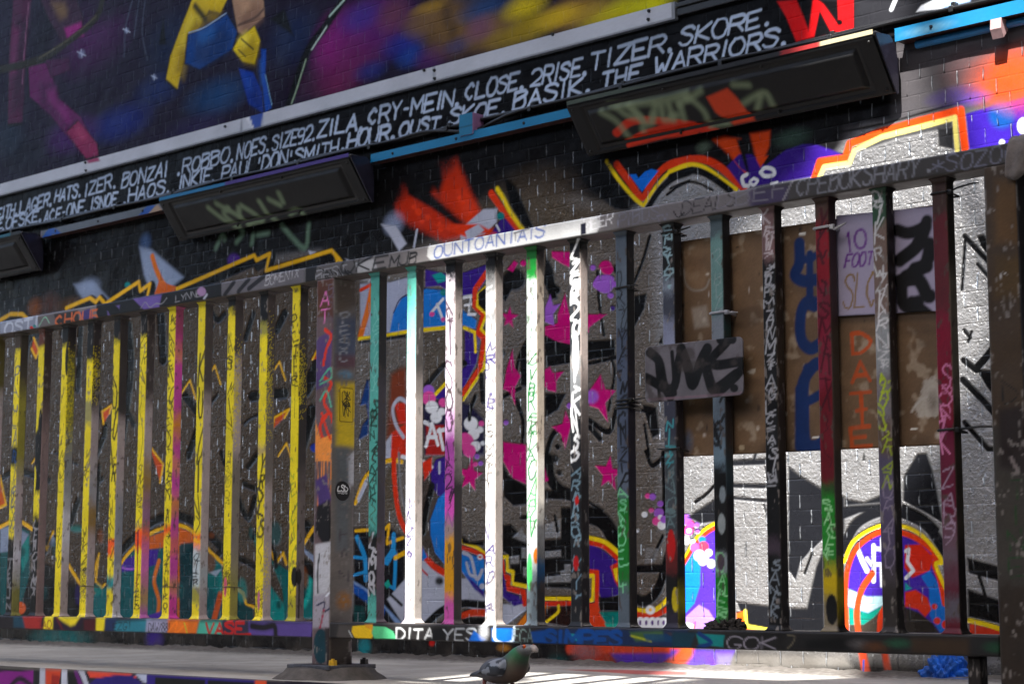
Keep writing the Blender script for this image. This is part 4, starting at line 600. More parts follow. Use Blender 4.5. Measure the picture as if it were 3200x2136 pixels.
    # trays between the lights
    def tray(x0, x1, zb, zt, col, label, paint=None, pipe=False, block=False):
        t = empty('cable_tray', ((x0 + x1) / 2, YW, zb)); tag(t, label, 'cable tray', 'painted trays between the wall lights'); back = -Vector(t.location); y = YW - .05
        s = Surf((0, y, 0), (1, 0, 0), (0, 0, 1), np.arange(x0, x1 + .001, .008), np.linspace(zb, zt, 8), col)
        if paint: paint(s)
        s.grime(.18, .12, 75); s.mesh('front_strip', M_STEEL, t).location = back
        under = flat('tray_underside', (70, 46, 44), .5)
        b = bmesh.new(); bx(b, x0 + .0005, x1 - .0005, y + .0008, y + .004, zb + .001, zt - .0005); bx(b, x0 + .002, x1 - .002, y + .0042, YW + .004, zb + .002, zb + .006); obj('channel', b, under, t).location = back
        if pipe:
            b = bmesh.new(); tube(b, [(x0 + .05, YW - .014, zb - .012), (x0 + .45, YW - .014, zb - .012)], .012, 10); tube(b, [(x0 + .452, YW - .014, zb - .012), (x1, YW - .014, zb - .012)], .012, 10)
            obj('pipe', b, flat('blue_pipe', (24, 112, 168), .3), t).location = back
            P = hit(3110, 70, YW - .045); b = bmesh.new(); prm(b, [(y, zb), (y - .004, zb - .03), (y + .01, zb - .055), (YW - .015, zb - .03), (YW - .005, zb)], P[0] - .012, P[0] + .022)
            obj('bracket', b, flat('bracket_paint', (170, 140, 140), .4), t).location = back
        if block:
            P = hit(1440, 400, y - .002); s = Surf((0, y - .006, 0), (1, 0, 0), (0, 0, 1), np.linspace(P[0] - .004, P[0] + .062, 12), np.linspace(zt - .012, zt + .066, 16), (20, 104, 142)); s.grime(.15, .05, 76); s.stroke([(-9, zt + .02), (9, zt + .02)], .003, (10, 50, 70)); s.mesh('junction_box', M_STEEL, t).location = back
            b = bmesh.new(); bx(b, P[0] - .004, P[0] + .062, y - .0055, YW + .004, zt - .012, zt + .066, .002); obj('box_body', b, flat('box_body_paint', (134, 96, 130), .4), t).location = back
        for u in np.arange(x0 + .12, x1, .33):
            b = bmesh.new(); bmesh.ops.create_cone(b, cap_ends=True, segments=8, radius1=.006, radius2=.004, depth=.005, matrix=Matrix.Translation((u, y - .002, (zb + zt) / 2)) @ Matrix.Rotation(math.pi / 2, 4, 'X')); obj('screw', b, M_WIRE, t).location = back
    zt = hit(1167, 482, YW - .05)[2]; zb = hit(1167, 506, YW - .05)[2]
    def pl(s):
        cr = lambda l: [(x * .2551, 480 + y * .2551) for x, y in np.array(l.split(), float).reshape(-1, 2)]
        s.P(cr('510 1040 560 960 620 900 700 930 750 980 740 1010 640 980 620 1030'), (12, 70, 150), 2); s.P(cr('1690 770 1740 700 1810 640 1900 630 1850 700 1790 760'), (12, 70, 150), 2); s.P(cr('1790 760 1930 620 1990 700 1980 760'), (150, 126, 104), 2); s.P(cr('400 960 510 940 510 1040 420 1040'), (120, 110, 130), 3)
    tray(-7.205, -6.185, zb, zt + .002, (84, 92, 102), 'grey tray with two dark blue dabs between left and middle lights', pl)
    tray(-4.992, -3.938, zb, zt + .002, (14, 112, 158), 'bright blue tray with a small upright junction box', None, False, True)
    zb2, zt2 = hit(2800, 130, YW - .05)[2], hit(2800, 89, YW - .05)[2]
    tray(-2.738, 1.2, zb2, zt2, (22, 112, 158), 'bright blue sunlit tray with a thin blue pipe below it', lambda s: s.Z(2900, 90, 90, 20, (120, 170, 190), .5), True)
    # cables
    for y, z, r, sag, name, lab in ((YW - .010, 1.655, .0075, 0, 'cable', 'thick black cable clipped straight along the wall below the names'), (YW - .026, 1.640, .006, .03, 'cable', 'thin black cable sagging behind the blue junction box')):
        b = bmesh.new(); pts = []
        for x in np.arange(-12, 1.5, .06):
            dz = .004 * math.sin(x * 3.1) + .003 * math.sin(x * 7.7 + y * 100)
            if sag: dz += -sag * math.exp(-((x + 4.47) / .12) ** 2) + .012 * math.exp(-((x + 4.75) / .1) ** 2) + .008
            pts.append((x, y, z + dz))
        tube(b, pts, r, 8)
        for x in np.arange(-7.9, 1, .41): bx(b, x, x + .014, y - r - .003, YW + .003, z - .006, z + .013, .002)
        tag(obj(name, b, M_CABLE, None, False), lab, 'cable')
fixtures()

# ------------------------------------------------------------------ railing
BW, BD, BY = .0362, .031, HF + .022
def stops(s, u0, u1, zt, zb, st, soft=.012, seed=0):
    """bands of colour down a bar; st = [(fraction from the top, colour)...]"""
    H_ = zt - zb; s.C[:, (s.us >= u0) & (s.us <= u1)] = lin(st[0][1])
    jit = (fbm(s.U, s.V, .03, 80 + seed % 20, 3) - .5) * .06 + (rng.random(s.U.shape) - .5) * .012
    for t, c in st[1:]:
        so = soft
        if isinstance(c, list): c, so = c[0], c[1]
        d = (zt - t * H_) - s.V + jit * H_ * .8
        al = np.clip(.5 + d / (2 * so), 0, 1); al[(s.U < u0) | (s.U > u1)] = 0
        s.C = s.C * (1 - al[..., None]) + lin(c) * al[..., None]
def vtext(s, txt, u0, u1, zt, zb, w, col, mode, wob=.1):
    if mode == 'r': s.text(txt, (u0, zt), (u0, zb), u1 - u0, w, col, 0, .0012, .95, wob)
    else:
        n = len(txt); wt = np.array([random.uniform(.6, 1.45) for _ in txt]); wt = wt / wt.sum() * (zt - zb); z = zt; last = None
        for k, c in enumerate(txt):
            h = wt[k]; z -= h
            if c == ' ': continue
            k_ = random.uniform(.62, 1.0); us_ = u0 + (u1 - u0) * (1 - k_) * random.random(); sl = random.uniform(-.15, .6) if h < (u1 - u0) * 1.6 else random.uniform(-.1, .15)
            s.text(c, (us_, z + h * .1), (us_ + (u1 - u0) * k_, z + h * .1 + random.uniform(-.006, .008)), h * random.uniform(.76, 1.0), w * 1.6, col, sl, .0012, .95, .2)
            if random.random() < .35: s.stroke(smooth([(us_ + (u1 - u0) * random.random() * .8, z + h * .2), (us_ + (u1 - u0) * random.random(), z), (us_ + (u1 - u0) * random.random(), z - h * .3)], 4), w * .9, col, .001, .85)
            if random.random() < .12: s.stroke([(us_, z), (u1, z - .004)], w * 1.2, col, .001, .9)
def scrib(s, u0, u1, zt, zb, w, col, n):
    pts = []
    for k in range(n): t = k / (n - 1); pts.append((u0 + (u1 - u0) * random.random(), zt + (zb - zt) * t + random.uniform(-.008, .008)))
    s.stroke(smooth(pts, 4), w, col, .001, .9)
DEF_MAT = lin((92, 84, 86))
def bar(xl, spec, parent, z0=ZR0, z1=ZR1, w=BW, d=BD, y0=BY, name='bar', flare=True, dz=.0036, seed=0):
    zs = np.unique(np.concatenate([np.arange(z0, z1, dz), [z1], z0 + np.linspace(0, .016, 6), z1 - np.linspace(0, .012, 4)])); c = .0022
    us = np.linspace(c, w - c, 15); vs = np.linspace(c, d - c, 11)
    f = Surf((xl, y0, 0), (1, 0, 0), (0, 0, 1), us, zs); g = Surf((xl + w, y0, 0), (0, 1, 0), (0, 0, 1), vs, zs)
    stops(f, -1, 1, z1, z0, spec['f'], seed=seed); stops(g, -1, 1, z1, z0, spec['s'], .03, seed=seed + 5)
    HH = z1 - z0
    for t in spec.get('t', []):
        txt, a, b, col, mode, ww = t[:6]; S = g if len(t) > 6 else f; W_ = d if len(t) > 6 else w
        if mode == '~': scrib(S, W_ * .12, W_ * .88, z1 - a * HH, z1 - b * HH, ww, col, txt)
        else: vtext(S, txt, W_ * .14, W_ * .84, z1 - a * HH, z1 - b * HH, ww * (1.45 if spec.get('lit') else 1), col, mode)
    for fn in spec.get('fn', []): fn(f, g, z1, HH)
    for S, ww in ((f, w), (g, d)):
        ch = fbm(S.U * 2.2, S.V, .02, 200 + seed, 3); edge = np.minimum(S.U, ww - S.U); m = np.clip((ch - .69 + .07 * np.exp(-edge / .003)) * 14, 0, 1) * .8; cc = lin((72, 62, 56)) if seed % 2 else lin((120, 114, 110)); S.C = S.C * (1 - m[..., None]) + cc * m[..., None]
        S.grime(.22, .05, 90 + seed % 9, .18)
    nv = len(zs); top = np.clip(1 - (zs[-1] - zs) / .012, 0, 1) ** 2 * .25
    fl = (np.clip(1 - (zs - z0) / .015, 0, 1) ** 2 * .008 + np.clip(1 - (z1 - zs) / .012, 0, 1) ** 2 * .006) if flare else zs * 0
    ring = [(u, 0) for u in us] + [(w, v) for v in vs] + [(w - c, d), (c, d), (0, d - c), (0, c)]
    ring = np.array(ring); cx = np.array([w / 2, d / 2]); sg = np.sign(ring - cx) * (np.abs(ring - cx) > [w / 2 - .004, d / 2 - .004])
    prog = (ring - cx) / np.array([w / 2, d / 2])
    co = np.empty((nv, len(ring), 3)); off = prog[None] * fl[:, None, None]
    co[..., 0] = xl + ring[None, :, 0] + off[..., 0]; co[..., 1] = y0 + ring[None, :, 1] + off[..., 1]; co[..., 2] = zs[:, None]
    rgba = np.ones((nv, len(ring), 4)); rgba[..., 3] = 0; rgba[..., :3] = DEF_MAT
    rgba[:, :len(us), :3] = f.C; rgba[:, len(us):len(us) + len(vs), :3] = g.C
    rgba[:, -2:, :3] = f.C[:, :1]
    return gridmesh(name, co, rgba, M_STEEL, parent, closed=True, caps=True)
def rail(x0, x1, z0, z1, front, parent, name, under=(82, 76, 72), d=.076):
    """front(s) paints the street side"""
    xs = np.append(np.arange(x0, x1, .0042), x1); zs = np.linspace(z0 + .003, z1 - .003, 17)
    s = Surf((0, HF, 0), (1, 0, 0), (0, 0, 1), xs, zs, (70, 68, 70)); front(s); s.grime(.2, .06, 95, .14)
    u = Surf((0, 0, z0), (1, 0, 0), (0, 1, 0), xs, np.linspace(HF + .003, HF + d - .003, 12), under); u.grime(.35, .05, 96, .25)
    nz, ny = len(zs), 12; ring = [(HF, z) for z in zs[::-1]] + [(y, z0) for y in np.linspace(HF + .003, HF + d - .003, ny)] + [(HF + d, z0 + .003), (HF + d, z1 - .003), (HF + d - .003, z1), (HF + .003, z1)]
    ring = np.array(ring); co = np.empty((len(xs), len(ring), 3)); co[..., 0] = xs[:, None]; co[..., 1] = ring[:, 0]; co[..., 2] = ring[:, 1]
    rgba = np.ones((len(xs), len(ring), 4)); rgba[..., 3] = 0; rgba[..., :3] = lin((110, 106, 104))
    rgba[:, :nz, :3] = s.C[::-1].transpose(1, 0, 2); rgba[:, nz:nz + ny, :3] = u.C.transpose(1, 0, 2); rgba[:, -1, :3] = s.C[-1]
    return gridmesh(name, co, rgba, M_STEEL, parent, closed=True, caps=True)
GRY = (172, 160, 160); DGR = (96, 92, 96); LGR = (202, 202, 210); YB = BYE
def spatter(col, t0, t1, side=1, n=260, u0=0., u1=1.):
    def fn(f, g, z1, HH):
        S = g if side else f; W_ = BD if side else BW; m = np.clip(1 - np.abs((z1 - S.V) / HH - (t0 + t1) / 2) / ((t1 - t0) / 2), 0, 1) * np.clip(1.3 - S.U / W_ / max(u1, .01), 0, 1)
        al = (rng.random(S.U.shape) < m * .75) * .75; S.C = S.C * (1 - al[..., None]) + lin(col) * al[..., None]
    return fn
def dab(col, u, t, ru, rt, side=0, a=1.):
    def fn(f, g, z1, HH):
        S = g if side else f; S.fill([(u * (BD if side else BW) + ru * BW * math.cos(k), z1 - t * HH + rt * HH * math.sin(k)) for k in np.linspace(0, 6.28, 14)[:-1]], col, .002, a, sp=.3)
    return fn
def drip(col, u, t0, t1, w, side=0):
    def fn(f, g, z1, HH):
        S = g if side else f; S.stroke([(u * BW, z1 - t0 * HH), (u * BW + .001, z1 - (t0 * .6 + t1 * .4) * HH), (u * BW, z1 - t1 * HH)], w, col, .001, w1=w * .4)
    return fn
K0 = BLK
L_SPECS = [
 dict(x=-5.634, f=[(0, YB)], s=[(0, (96, 90, 50)), (.2, GRY)]),
 dict(x=-5.489, f=[(0, (60, 50, 40)), (.06, YB), (.41, K0), (.47, YB), (.72, K0)], s=[(0, (74, 70, 62)), (.2, [(150, 144, 60), .05]), (.5, [GRY, .06]), (.72, [LGR, .05]), (.86, [(130, 128, 70), .05])], t=[('PAULARTQUM', .12, .71, (20, 70, 130), 's', .003), ('AMSMN', .52, .75, (90, 90, 94), 's', .0022), ('TEION', .80, .98, (120, 122, 128), 's', .004), (6, .6, .9, (170, 174, 180), '~', .0015, 1)]),
 dict(x=-5.3435, f=[(0, (92, 44, 30)), (.07, YB), (.36, K0), (.58, YB), (.66, K0)], s=[(0, (70, 60, 58)), (.3, [(134, 116, 116), .08])], t=[('LEMONWNX', .68, .93, (140, 140, 146), 's', .004), (8, .3, .6, (80, 76, 78), '~', .0014, 1)], fn=[dab(YB, .1, .53, .25, .05), dab(K0, .75, .4, .4, .12)]),
 dict(x=-5.2031, f=[(0, K0), (.07, YB)], s=[(0, (50, 48, 48)), (.12, [(140, 136, 60), .05]), (.4, [(136, 140, 140), .07]), (.6, [LGR, .06]), (.8, [GRY, .06])], t=[('MOL', .42, .58, K0, 's', .0022), ('SKYU', .7, .84, (50, 50, 16), 's', .002)], fn=[spatter(YB, .05, .45), dab(K0, .9, .12, .3, .06)]),
 dict(x=-5.0582, f=[(0, K0), (.13, YB), (.28, (150, 146, 90)), (.36, YB)], s=[(0, (60, 56, 56)), (.3, GRY), (.5, [(150, 150, 156), .05]), (.62, [(150, 122, 70), .03]), (.72, GRY)], t=[('WOR', .44, .56, K0, 's', .0022), ('WRKZ@', .7, .85, K0, 's', .0028)], fn=[spatter((20, 20, 16), .8, .98, 0, u1=2), spatter(YB, .06, .3)]),
 dict(x=-4.9112, f=[(0, K0), (.08, YB), (.74, (226, 84, 24)), (.79, YB), (.86, (20, 130, 140)), (.9, YB)], s=[(0, (66, 62, 62)), (.35, GRY), (.6, [(140, 146, 156), .06]), (.88, [LGR, .05])], t=[('KUOTR', .16, .56, K0, 's', .0048), ('WRAZ', .62, .82, K0, 's', .0022), (9, .82, .92, (50, 60, 20), '~', .0015)]),
 dict(x=-4.7673, f=[(0, K0), (.08, YB), (.72, (232, 84, 20)), (.78, YB)], s=[(0, (70, 64, 64)), (.3, GRY), (.5, [(160, 130, 60), .05]), (.6, [(150, 110, 140), .05]), (.7, [(232, 110, 60), .02]), (.76, [(206, 110, 180), .04]), (.9, [(176, 160, 60), .05]), (.96, [(190, 110, 180), .03])], t=[('ORN', .09, .24, K0, 's', .0022), (7, .25, .5, K0, '~', .002), ('SMOR', .5, .64, K0, 's', .0022), ('TTAZED', .86, .97, K0, 's', .0024), (8, .66, .74, K0, '~', .002)], fn=[drip((130, 10, 40), .45, .72, .9, .009)]),
 dict(x=-4.6202, f=[(0, YB), (.7, (232, 90, 24)), (.74, YB)], s=[(0, (170, 80, 120)), (.1, (206, 70, 160)), (.14, (226, 160, 20)), (.17, (206, 76, 170)), (.36, (226, 150, 30)), (.42, (206, 76, 170)), (.49, (226, 160, 20)), (.52, (206, 76, 170)), (.62, (226, 150, 20)), (.67, (206, 76, 170)), (.75, (226, 120, 60)), (.79, (206, 76, 170)), (.88, (226, 176, 40)), (.91, (212, 70, 160))], t=[('WSANE', .02, .2, K0, 's', .0028), ('MORED', .2, .46, K0, 's', .0028), ('YBON.A', .5, .7, K0, 's', .0026), ('*..ZANTKO', .72, .97, K0, 's', .0026)]),
 dict(x=-4.472, f=[(0, YB), (.73, (236, 92, 20)), (.755, (226, 200, 30)), (.77, (236, 92, 20)), (.785, (172, 186, 192)), (.9, (150, 146, 60)), (.95, YB)], s=[(0, (84, 78, 76)), (.3, GRY), (.82, [(164, 172, 178), .05]), (.9, GRY)], t=[('KUOIN', .15, .7, K0, 's', .005), ('OTER', .8, .9, K0, 's', .0026)]),
 dict(x=-4.3273, f=[(0, K0), (.05, YB), (.35, (206, 190, 30)), (.5, YB), (.86, (150, 140, 30)), (.9, YB)], s=[(0, (80, 74, 74)), (.2, GRY), (.5, (124, 118, 110)), (.85, [(150, 146, 70), .06])], t=[('ASPMIN', .1, .42, K0, 's', .0026), ('BANSON', .48, .66, (100, 96, 30), 's', .0014)], fn=[spatter(YB, .1, .5, u1=.8), spatter(K0, .78, .95, 0, u1=2), dab((210, 90, 120), .4, .9, .2, .03)]),
 dict(x=-4.1764, f=[(0, K0), (.09, (150, 146, 60)), (.14, YB), (.48, (150, 130, 110)), (.5, YB)], s=[(0, (76, 70, 70)), (.3, (110, 104, 100)), (.6, GRY)], t=[('YRDKS', .5, .75, K0, 's', .005), (5, .75, .83, K0, '~', .003)], fn=[spatter(YB, .05, .5, u1=.7), spatter(K0, .88, 1, 0, u1=2), dab((170, 90, 130), .5, .94, .15, .03), spatter(YB, .76, .95, u1=.6)]),
 dict(x=-4.0310, f=[(0, YB), (.93, (170, 164, 40))], s=[(0, K0), (.04, [(72, 68, 66), .02]), (.2, (50, 48, 50)), (.5, [(64, 60, 62), .05]), (.6, [(116, 108, 106), .06])], t=[('PETER', .07, .3, K0, 's', .0034), ('CECUCJ', .52, .92, (150, 160, 40), 's', .003)], fn=[spatter(YB, .15, .42, u1=.9), drip(K0, .3, .86, .99, .008, 1), dab(K0, .8, .87, .4, .03), dab(K0, .3, .87, .3, .025, 1), drip(K0, .5, .26, .4, .002)]),
]
R_SPECS = [  # some side faces darken where the sun patch ends, shade kept in colour
 dict(x=-3.6988, f=[(0, (80, 164, 154)), (.745, K0), (.93, (80, 164, 154))], s=[(0, (40, 40, 44)), (.3, (70, 66, 74)), (.75, (92, 80, 92))], t=[('AGOYOOY', .08, .34, (120, 190, 184), 's', .002), ('SOKNZENAMK', .36, .66, (22, 44, 34), 's', .0036), (4, .66, .72, (60, 70, 40), '~', .003), ('LEMON', .75, .93, (170, 172, 180), 's', .0046)]),
 dict(x=-3.5530, lit=1, f=[(0, (90, 176, 160)), (.16, [(150, 206, 194), .05]), (.3, [(196, 199, 200), .05]), (.9, [(200, 190, 196), .05])], s=[(0, (70, 66, 64)), (.34, [(150, 140, 134), .05]), (.7, [(176, 168, 162), .05])], t=[('AAZZ@', .66, .82, (50, 10, 90), 's', .0016), (10, .66, .84, (50, 10, 90), '~', .0015), (3, .85, .9, (120, 60, 150), '~', .001)]),
 dict(x=-3.4051, lit=1, f=[(0, K0), (.03, (30, 30, 34)), (.05, (190, 182, 190)), (.42, (206, 160, 206)), (.5, (176, 80, 170)), (.64, (206, 80, 180)), (.72, (150, 130, 130)), (.76, [(206, 146, 20), .015]), (.93, [(190, 80, 160), .02])], s=[(0, (50, 46, 48)), (.1, (150, 140, 136)), (.6, (70, 66, 66))], t=[('ATSOO', .07, .48, (50, 16, 40), 's', .0026), ('1A2@', .5, .68, (30, 12, 40), 's', .002), ('N', .69, .74, (140, 90, 140), 's', .002)]),
 dict(x=-3.2580, lit=1, f=[(0, K0), (.06, (120, 120, 120)), (.12, (186, 186, 184)), (.16, (130, 130, 130)), (.2, (192, 193, 192))], s=[(0, K0), (.05, (150, 140, 134))], t=[('MRP.P', .24, .42, (44, 24, 100), 's', .0026), ('MASIMKAY', .43, .64, (60, 46, 36), 's', .0016), ('VARD.R', .74, .97, (44, 24, 90), 's', .0024), ('EE', .09, .17, (190, 190, 190), 's', .002)]),
 dict(x=-3.1139, lit=1, f=[(0, (20, 110, 40)), (.04, (24, 120, 44)), (.085, (184, 194, 188)), (.75, (190, 196, 196)), (.86, [(110, 124, 132), .02])], s=[(0, (30, 30, 30)), (.05, (158, 146, 132)), (.55, [(196, 190, 180), .04]), (.7, [(84, 84, 86), .04]), (.83, [(20, 70, 110), .015]), (.88, (56, 54, 56))], t=[('DVBREKDAO', .28, .62, (6, 90, 36), 's', .0024), ('ADV', .62, .77, (16, 120, 50), 's', .0022), ('IIVAIV', .1, .28, (120, 150, 130), 's', .0018)], fn=[dab((80, 206, 110), .3, .86, .25, .05), dab((200, 110, 20), .9, .82, .25, .02)]),
 dict(x=-2.9678, f=[(0, K0), (.05, (40, 42, 46)), (.3, (120, 122, 124)), (.4, [(30, 32, 36), .06])], s=[(0, K0), (.06, (170, 156, 150)), (.36, [(90, 82, 80), .05]), (.6, (46, 42, 44))], t=[('ZZOREZU', .01, .26, (226, 228, 228), 's', .005), ('I>KNSD', .33, .58, (226, 228, 230), 's', .0045), ('ARDAROR', .59, .8, (120, 150, 166), 's', .003), ('WAIIY', .82, .93, (110, 140, 160), 's', .003)], fn=[dab((226, 228, 228), .55, .3, .3, .06), dab((190, 24, 20), .6, .68, .18, .012), dab((180, 20, 24), .5, .84, .25, .02)]),
 dict(x=-2.8181, f=[(0, (84, 96, 110)), (.25, (70, 80, 100)), (.62, (84, 94, 110)), (.68, [(20, 110, 36), .008]), (.9, [(84, 96, 108), .02])], s=[(0, (24, 24, 26)), (.3, (44, 40, 50)), (.7, (50, 46, 46))], t=[('DRO', .12, .26, K0, 's', .0022), ('YP', .26, .34, K0, 's', .003), ('TNOCNLIP', .36, .66, K0, 's', .004), ('ASABELI', .66, .92, (120, 200, 150), 's', .0026)]),
 dict(x=-2.6732, f=[(0, K0), (.14, (120, 130, 144)), (.17, (60, 64, 76)), (.24, (120, 126, 150)), (.32, (50, 52, 66)), (.55, (60, 66, 72)), (.78, (90, 30, 30)), (.86, K0), (.95, (40, 36, 50))], s=[(0, (40, 38, 40)), (.3, (54, 50, 54)), (.84, [(40, 36, 36), .03]), (.9, [(150, 140, 20), .03]), (.97, (30, 30, 36))], t=[('SN>Y07.', .0, .16, (140, 170, 180), 's', .003), ('NITZ', .5, .6, (60, 150, 160), 's', .003), ('ARNOSAZ', .6, .78, (96, 120, 124), 's', .0025)], fn=[dab((170, 20, 20), .5, .8, .35, .04), dab((190, 170, 20), .8, .93, .3, .03)]),
 dict(x=-2.5301, f=[(0, (70, 84, 90)), (.06, (96, 130, 128)), (.24, (104, 112, 122)), (.44, (80, 92, 104)), (.56, (90, 110, 124)), (.62, K0), (.82, (120, 130, 136)), (.86, [(24, 120, 36), .008]), (.98, (60, 60, 60))], s=[(0, (36, 36, 38)), (.2, (50, 46, 46)), (.26, (40, 80, 80)), (.3, (50, 48, 50)), (.6, (60, 76, 84)), (.66, (40, 38, 40))], t=[('SANEK', .83, .97, (130, 200, 140), 's', .0026), ('RBVD', .1, .24, (130, 150, 150), 's', .0014), ('2@', .44, .58, K0, 's', .005)], fn=[dab((110, 120, 126), .7, .68, .25, .02), dab((130, 138, 140), .6, .75, .3, .025), dab((70, 60, 70), .5, .84, .3, .02)]),
 dict(x=-2.3839, f=[(0, (110, 84, 84)), (.13, K0), (.8, (60, 50, 60)), (.83, K0)], s=[(0, (40, 36, 34)), (.2, (56, 48, 40)), (.6, (40, 36, 36))], t=[('KRW', .0, .11, (186, 176, 180), 's', .003), ('*KORMZONMZ*', .14, .4, (160, 162, 168), 's', .0026), ('AGLC=ASTN=', .41, .68, (160, 162, 168), 's', .0026), ('SANEK', .83, .97, (120, 130, 140), 's', .0026)]),
 dict(x=-2.2388, f=[(0, (70, 50, 40)), (.06, (120, 14, 28)), (.2, (110, 24, 44)), (.45, (96, 10, 24)), (.66, [(40, 70, 30), .01]), (.69, (30, 124, 36)), (.86, [(186, 160, 14), .02]), (.92, [(120, 110, 90), .02])], s=[(0, (60, 40, 40)), (.3, (70, 66, 60)), (.85, [(150, 130, 20), .03]), (.96, K0)], t=[('YCGSMRX', .04, .5, (60, 8, 20), 's', .004), (9, .5, .62, (50, 8, 18), '~', .002), ('SAREK', .7, .84, (150, 210, 150), 's', .0024)], fn=[dab(K0, .6, .95, .42, .035)]),
 dict(x=-2.0913, f=[(0, (40, 70, 50)), (.08, (106, 88, 80)), (.3, (134, 138, 140)), (.42, (110, 104, 110)), (.52, (86, 70, 60)), (.6, (80, 74, 96)), (.72, (74, 66, 90)), (.85, (60, 54, 60)), (.9, (46, 42, 40))], s=[(0, (40, 34, 34)), (.4, (50, 46, 44)), (.8, (36, 32, 30))], t=[('OC/KRWZ', .0, .24, (186, 188, 190), 's', .0026), ('KRNZ*', .24, .42, (196, 196, 198), 's', .0026), ('ARYO', .42, .56, (160, 180, 20), 's', .0034), ('RAN', .56, .68, (140, 160, 30), 's', .003), ('OFAJO', .68, .86, (130, 120, 140), 's', .002)]),
 dict(x=-1.9436, f=[(0, (60, 40, 34)), (.08, (84, 26, 34)), (.3, (110, 14, 40)), (.55, (90, 16, 44)), (.78, [(90, 80, 90), .05]), (.86, [(84, 26, 44), .04]), (.92, (84, 80, 90)), (.97, (90, 20, 36))], s=[(0, (50, 46, 40)), (.2, (110, 104, 92)), (.5, (60, 54, 46)), (.8, (30, 26, 26))], t=[('SOAZK', .42, .62, (196, 120, 160), 's', .003), ('ZARS', .66, .8, (150, 130, 150), 's', .0024)]),
]
def railing():
    off = hit(1645, 1954, BY)[0] + 3.1139            # bars stand a little behind the rail's face
    XJ = hit(951, 850, HF)[0]
    L = empty('railing', (-4.8, HF, ZG)); tag(L, 'left railing panel of yellow fronted bars beyond the square post', 'railing')
    R = empty('railing', (-2.8, HF, ZG)); tag(R, 'right railing panel of dark and multicoloured bars with boards behind', 'railing')
    for root, specs in ((L, L_SPECS), (R, R_SPECS)):
        for k, sp in enumerate(specs):
            o = bar(sp['x'] + off, sp, root, seed=k * 3 + (7 if root is R else 0)); o.location = -Vector(root.location)
            if root is R and k in (1, 3, 4): o['label'] = ('bar white below a teal top', '', 'bar white with dark tags', 'bar white with a green top')[k - 1]
    Z1 = .9033
    def lt(s):
        s.C[:] = lin((112, 108, 112)); P, S, T = s.P, s.S, s.T
        P(q('d', '720 500 1480 390 1480 500 720 640'), (18, 18, 20), 2); P(q('d', '640 520 800 505 800 640 650 650'), (20, 20, 22), 2); P(q('d', '1480 380 2040 290 2040 420 1480 500'), (96, 94, 100), 2); P(q('d', '0 640 250 610 260 720 0 760'), (132, 140, 160), 3); P(q('d', '250 620 370 600 370 690 260 700'), (90, 86, 88), 3)
        P(q('d', '360 600 520 575 530 660 380 690'), (40, 34, 34), 3); P(q('d', '890 500 1080 470 1060 560 960 570'), (104, 84, 160), 4); P(q('d', '700 560 800 540 790 600 720 610'), (100, 84, 150), 4); P(q('d', '530 590 600 560 640 640 560 650'), (60, 50, 110), 4)
        T('OST!', q1('d', 30, 740), q1('d', 250, 700), 34, 9, (186, 196, 214), .1); T('CHOUR', q1('d', 370, 680), q1('d', 660, 640), 32, 7, (206, 104, 54), .05); D = s.D
        for x, y in ((680, 590), (760, 580), (730, 545)): D(*q1('d', x, y), 17, (10, 10, 12), 2)
        S(q('d', '940 560 970 520 1000 555 1040 530 1080 530 1115 490'), 3, (140, 140, 146), 1); T('LYNNE', q1('d', 1170, 520), q1('d', 1340, 480), 20, 3, (150, 150, 156), .2)
        for l in ('1500 470 1560 390', '1590 450 1660 370', '1660 430 1760 350'): S(q('d', l), 16, (26, 24, 28), 2)
        T('BOMENTX', q1('d', 1770, 410), q1('d', 1990, 355), 28, 2.6, (180, 182, 188), .2); D(*q1('d', 1345, 450), 14, (150, 120, 160), 3); S(q('d', '1360 500 1380 470'), 8, LAV, 3); D(*q1('d', 210, 690), 5, RED, 1); D(*q1('d', 230, 680), 5, TEA, 1); S(q('d', '260 680 300 620 330 660'), 3, (130, 190, 160), 1)
    o = rail(-5.9, XJ - .002, ZR1, Z1, lt, L, 'top_rail'); o.location = -Vector(L.location)
    def rt(s):
        s.C[:] = lin((118, 114, 114)); P, S, T, D = s.P, s.S, s.T, s.D
        P([(940, 820), (1160, 790), (1160, 860), (940, 900)], (84, 82, 84), 3); P([(955, 830), (990, 822), (990, 880), (955, 890)], (20, 20, 22), 2); P(q('e', '130 260 260 230 280 320 150 350'), (170, 172, 176), 4)
        for k in range(14): x = random.uniform(985, 1090); S([(x, random.uniform(835, 850)), (x + random.uniform(10, 30), random.uniform(855, 880))], 4, (12, 12, 14), 1)
        T('BEST', (985, 882), (1080, 862), 34, 3, (150, 152, 158), .2); T('OKE', q1('e', 30, 330), q1('e', 330, 290), 40, 8, (14, 14, 16), .25); T('MJB', q1('e', 355, 285), q1('e', 530, 262), 34, 7, (16, 16, 18), .2)
        P([(1338, 772), (1352, 760), (1700, 698), (1860, 672), (1880, 700), (1860, 735), (1700, 762), (1352, 820), (1334, 800)], (204, 205, 204), 3)
        T('OUNTOANTAIS', (1356, 806), (1700, 738), 36, 6.5, (40, 80, 160), .1, a=.85); S(q('e', '1200 60 1200 110'), 4, (70, 70, 74), 2); S(q('e', '1190 60 1290 30'), 5, (90, 90, 94), 3)
        T('MEER', (1822, 724), (1912, 700), 34, 4, (236, 236, 238), .2); P([(1815, 700), (1830, 695), (1832, 730), (1815, 735)], (24, 24, 40), 2); T('PIBUS', q1('b', 1880, 1520), q1('b', 2150, 1450), 38, 3.4, (150, 160, 190), .2); T('TV', q1('b', 2140, 1490), q1('b', 2210, 1470), 22, 3, (140, 150, 190), .2)
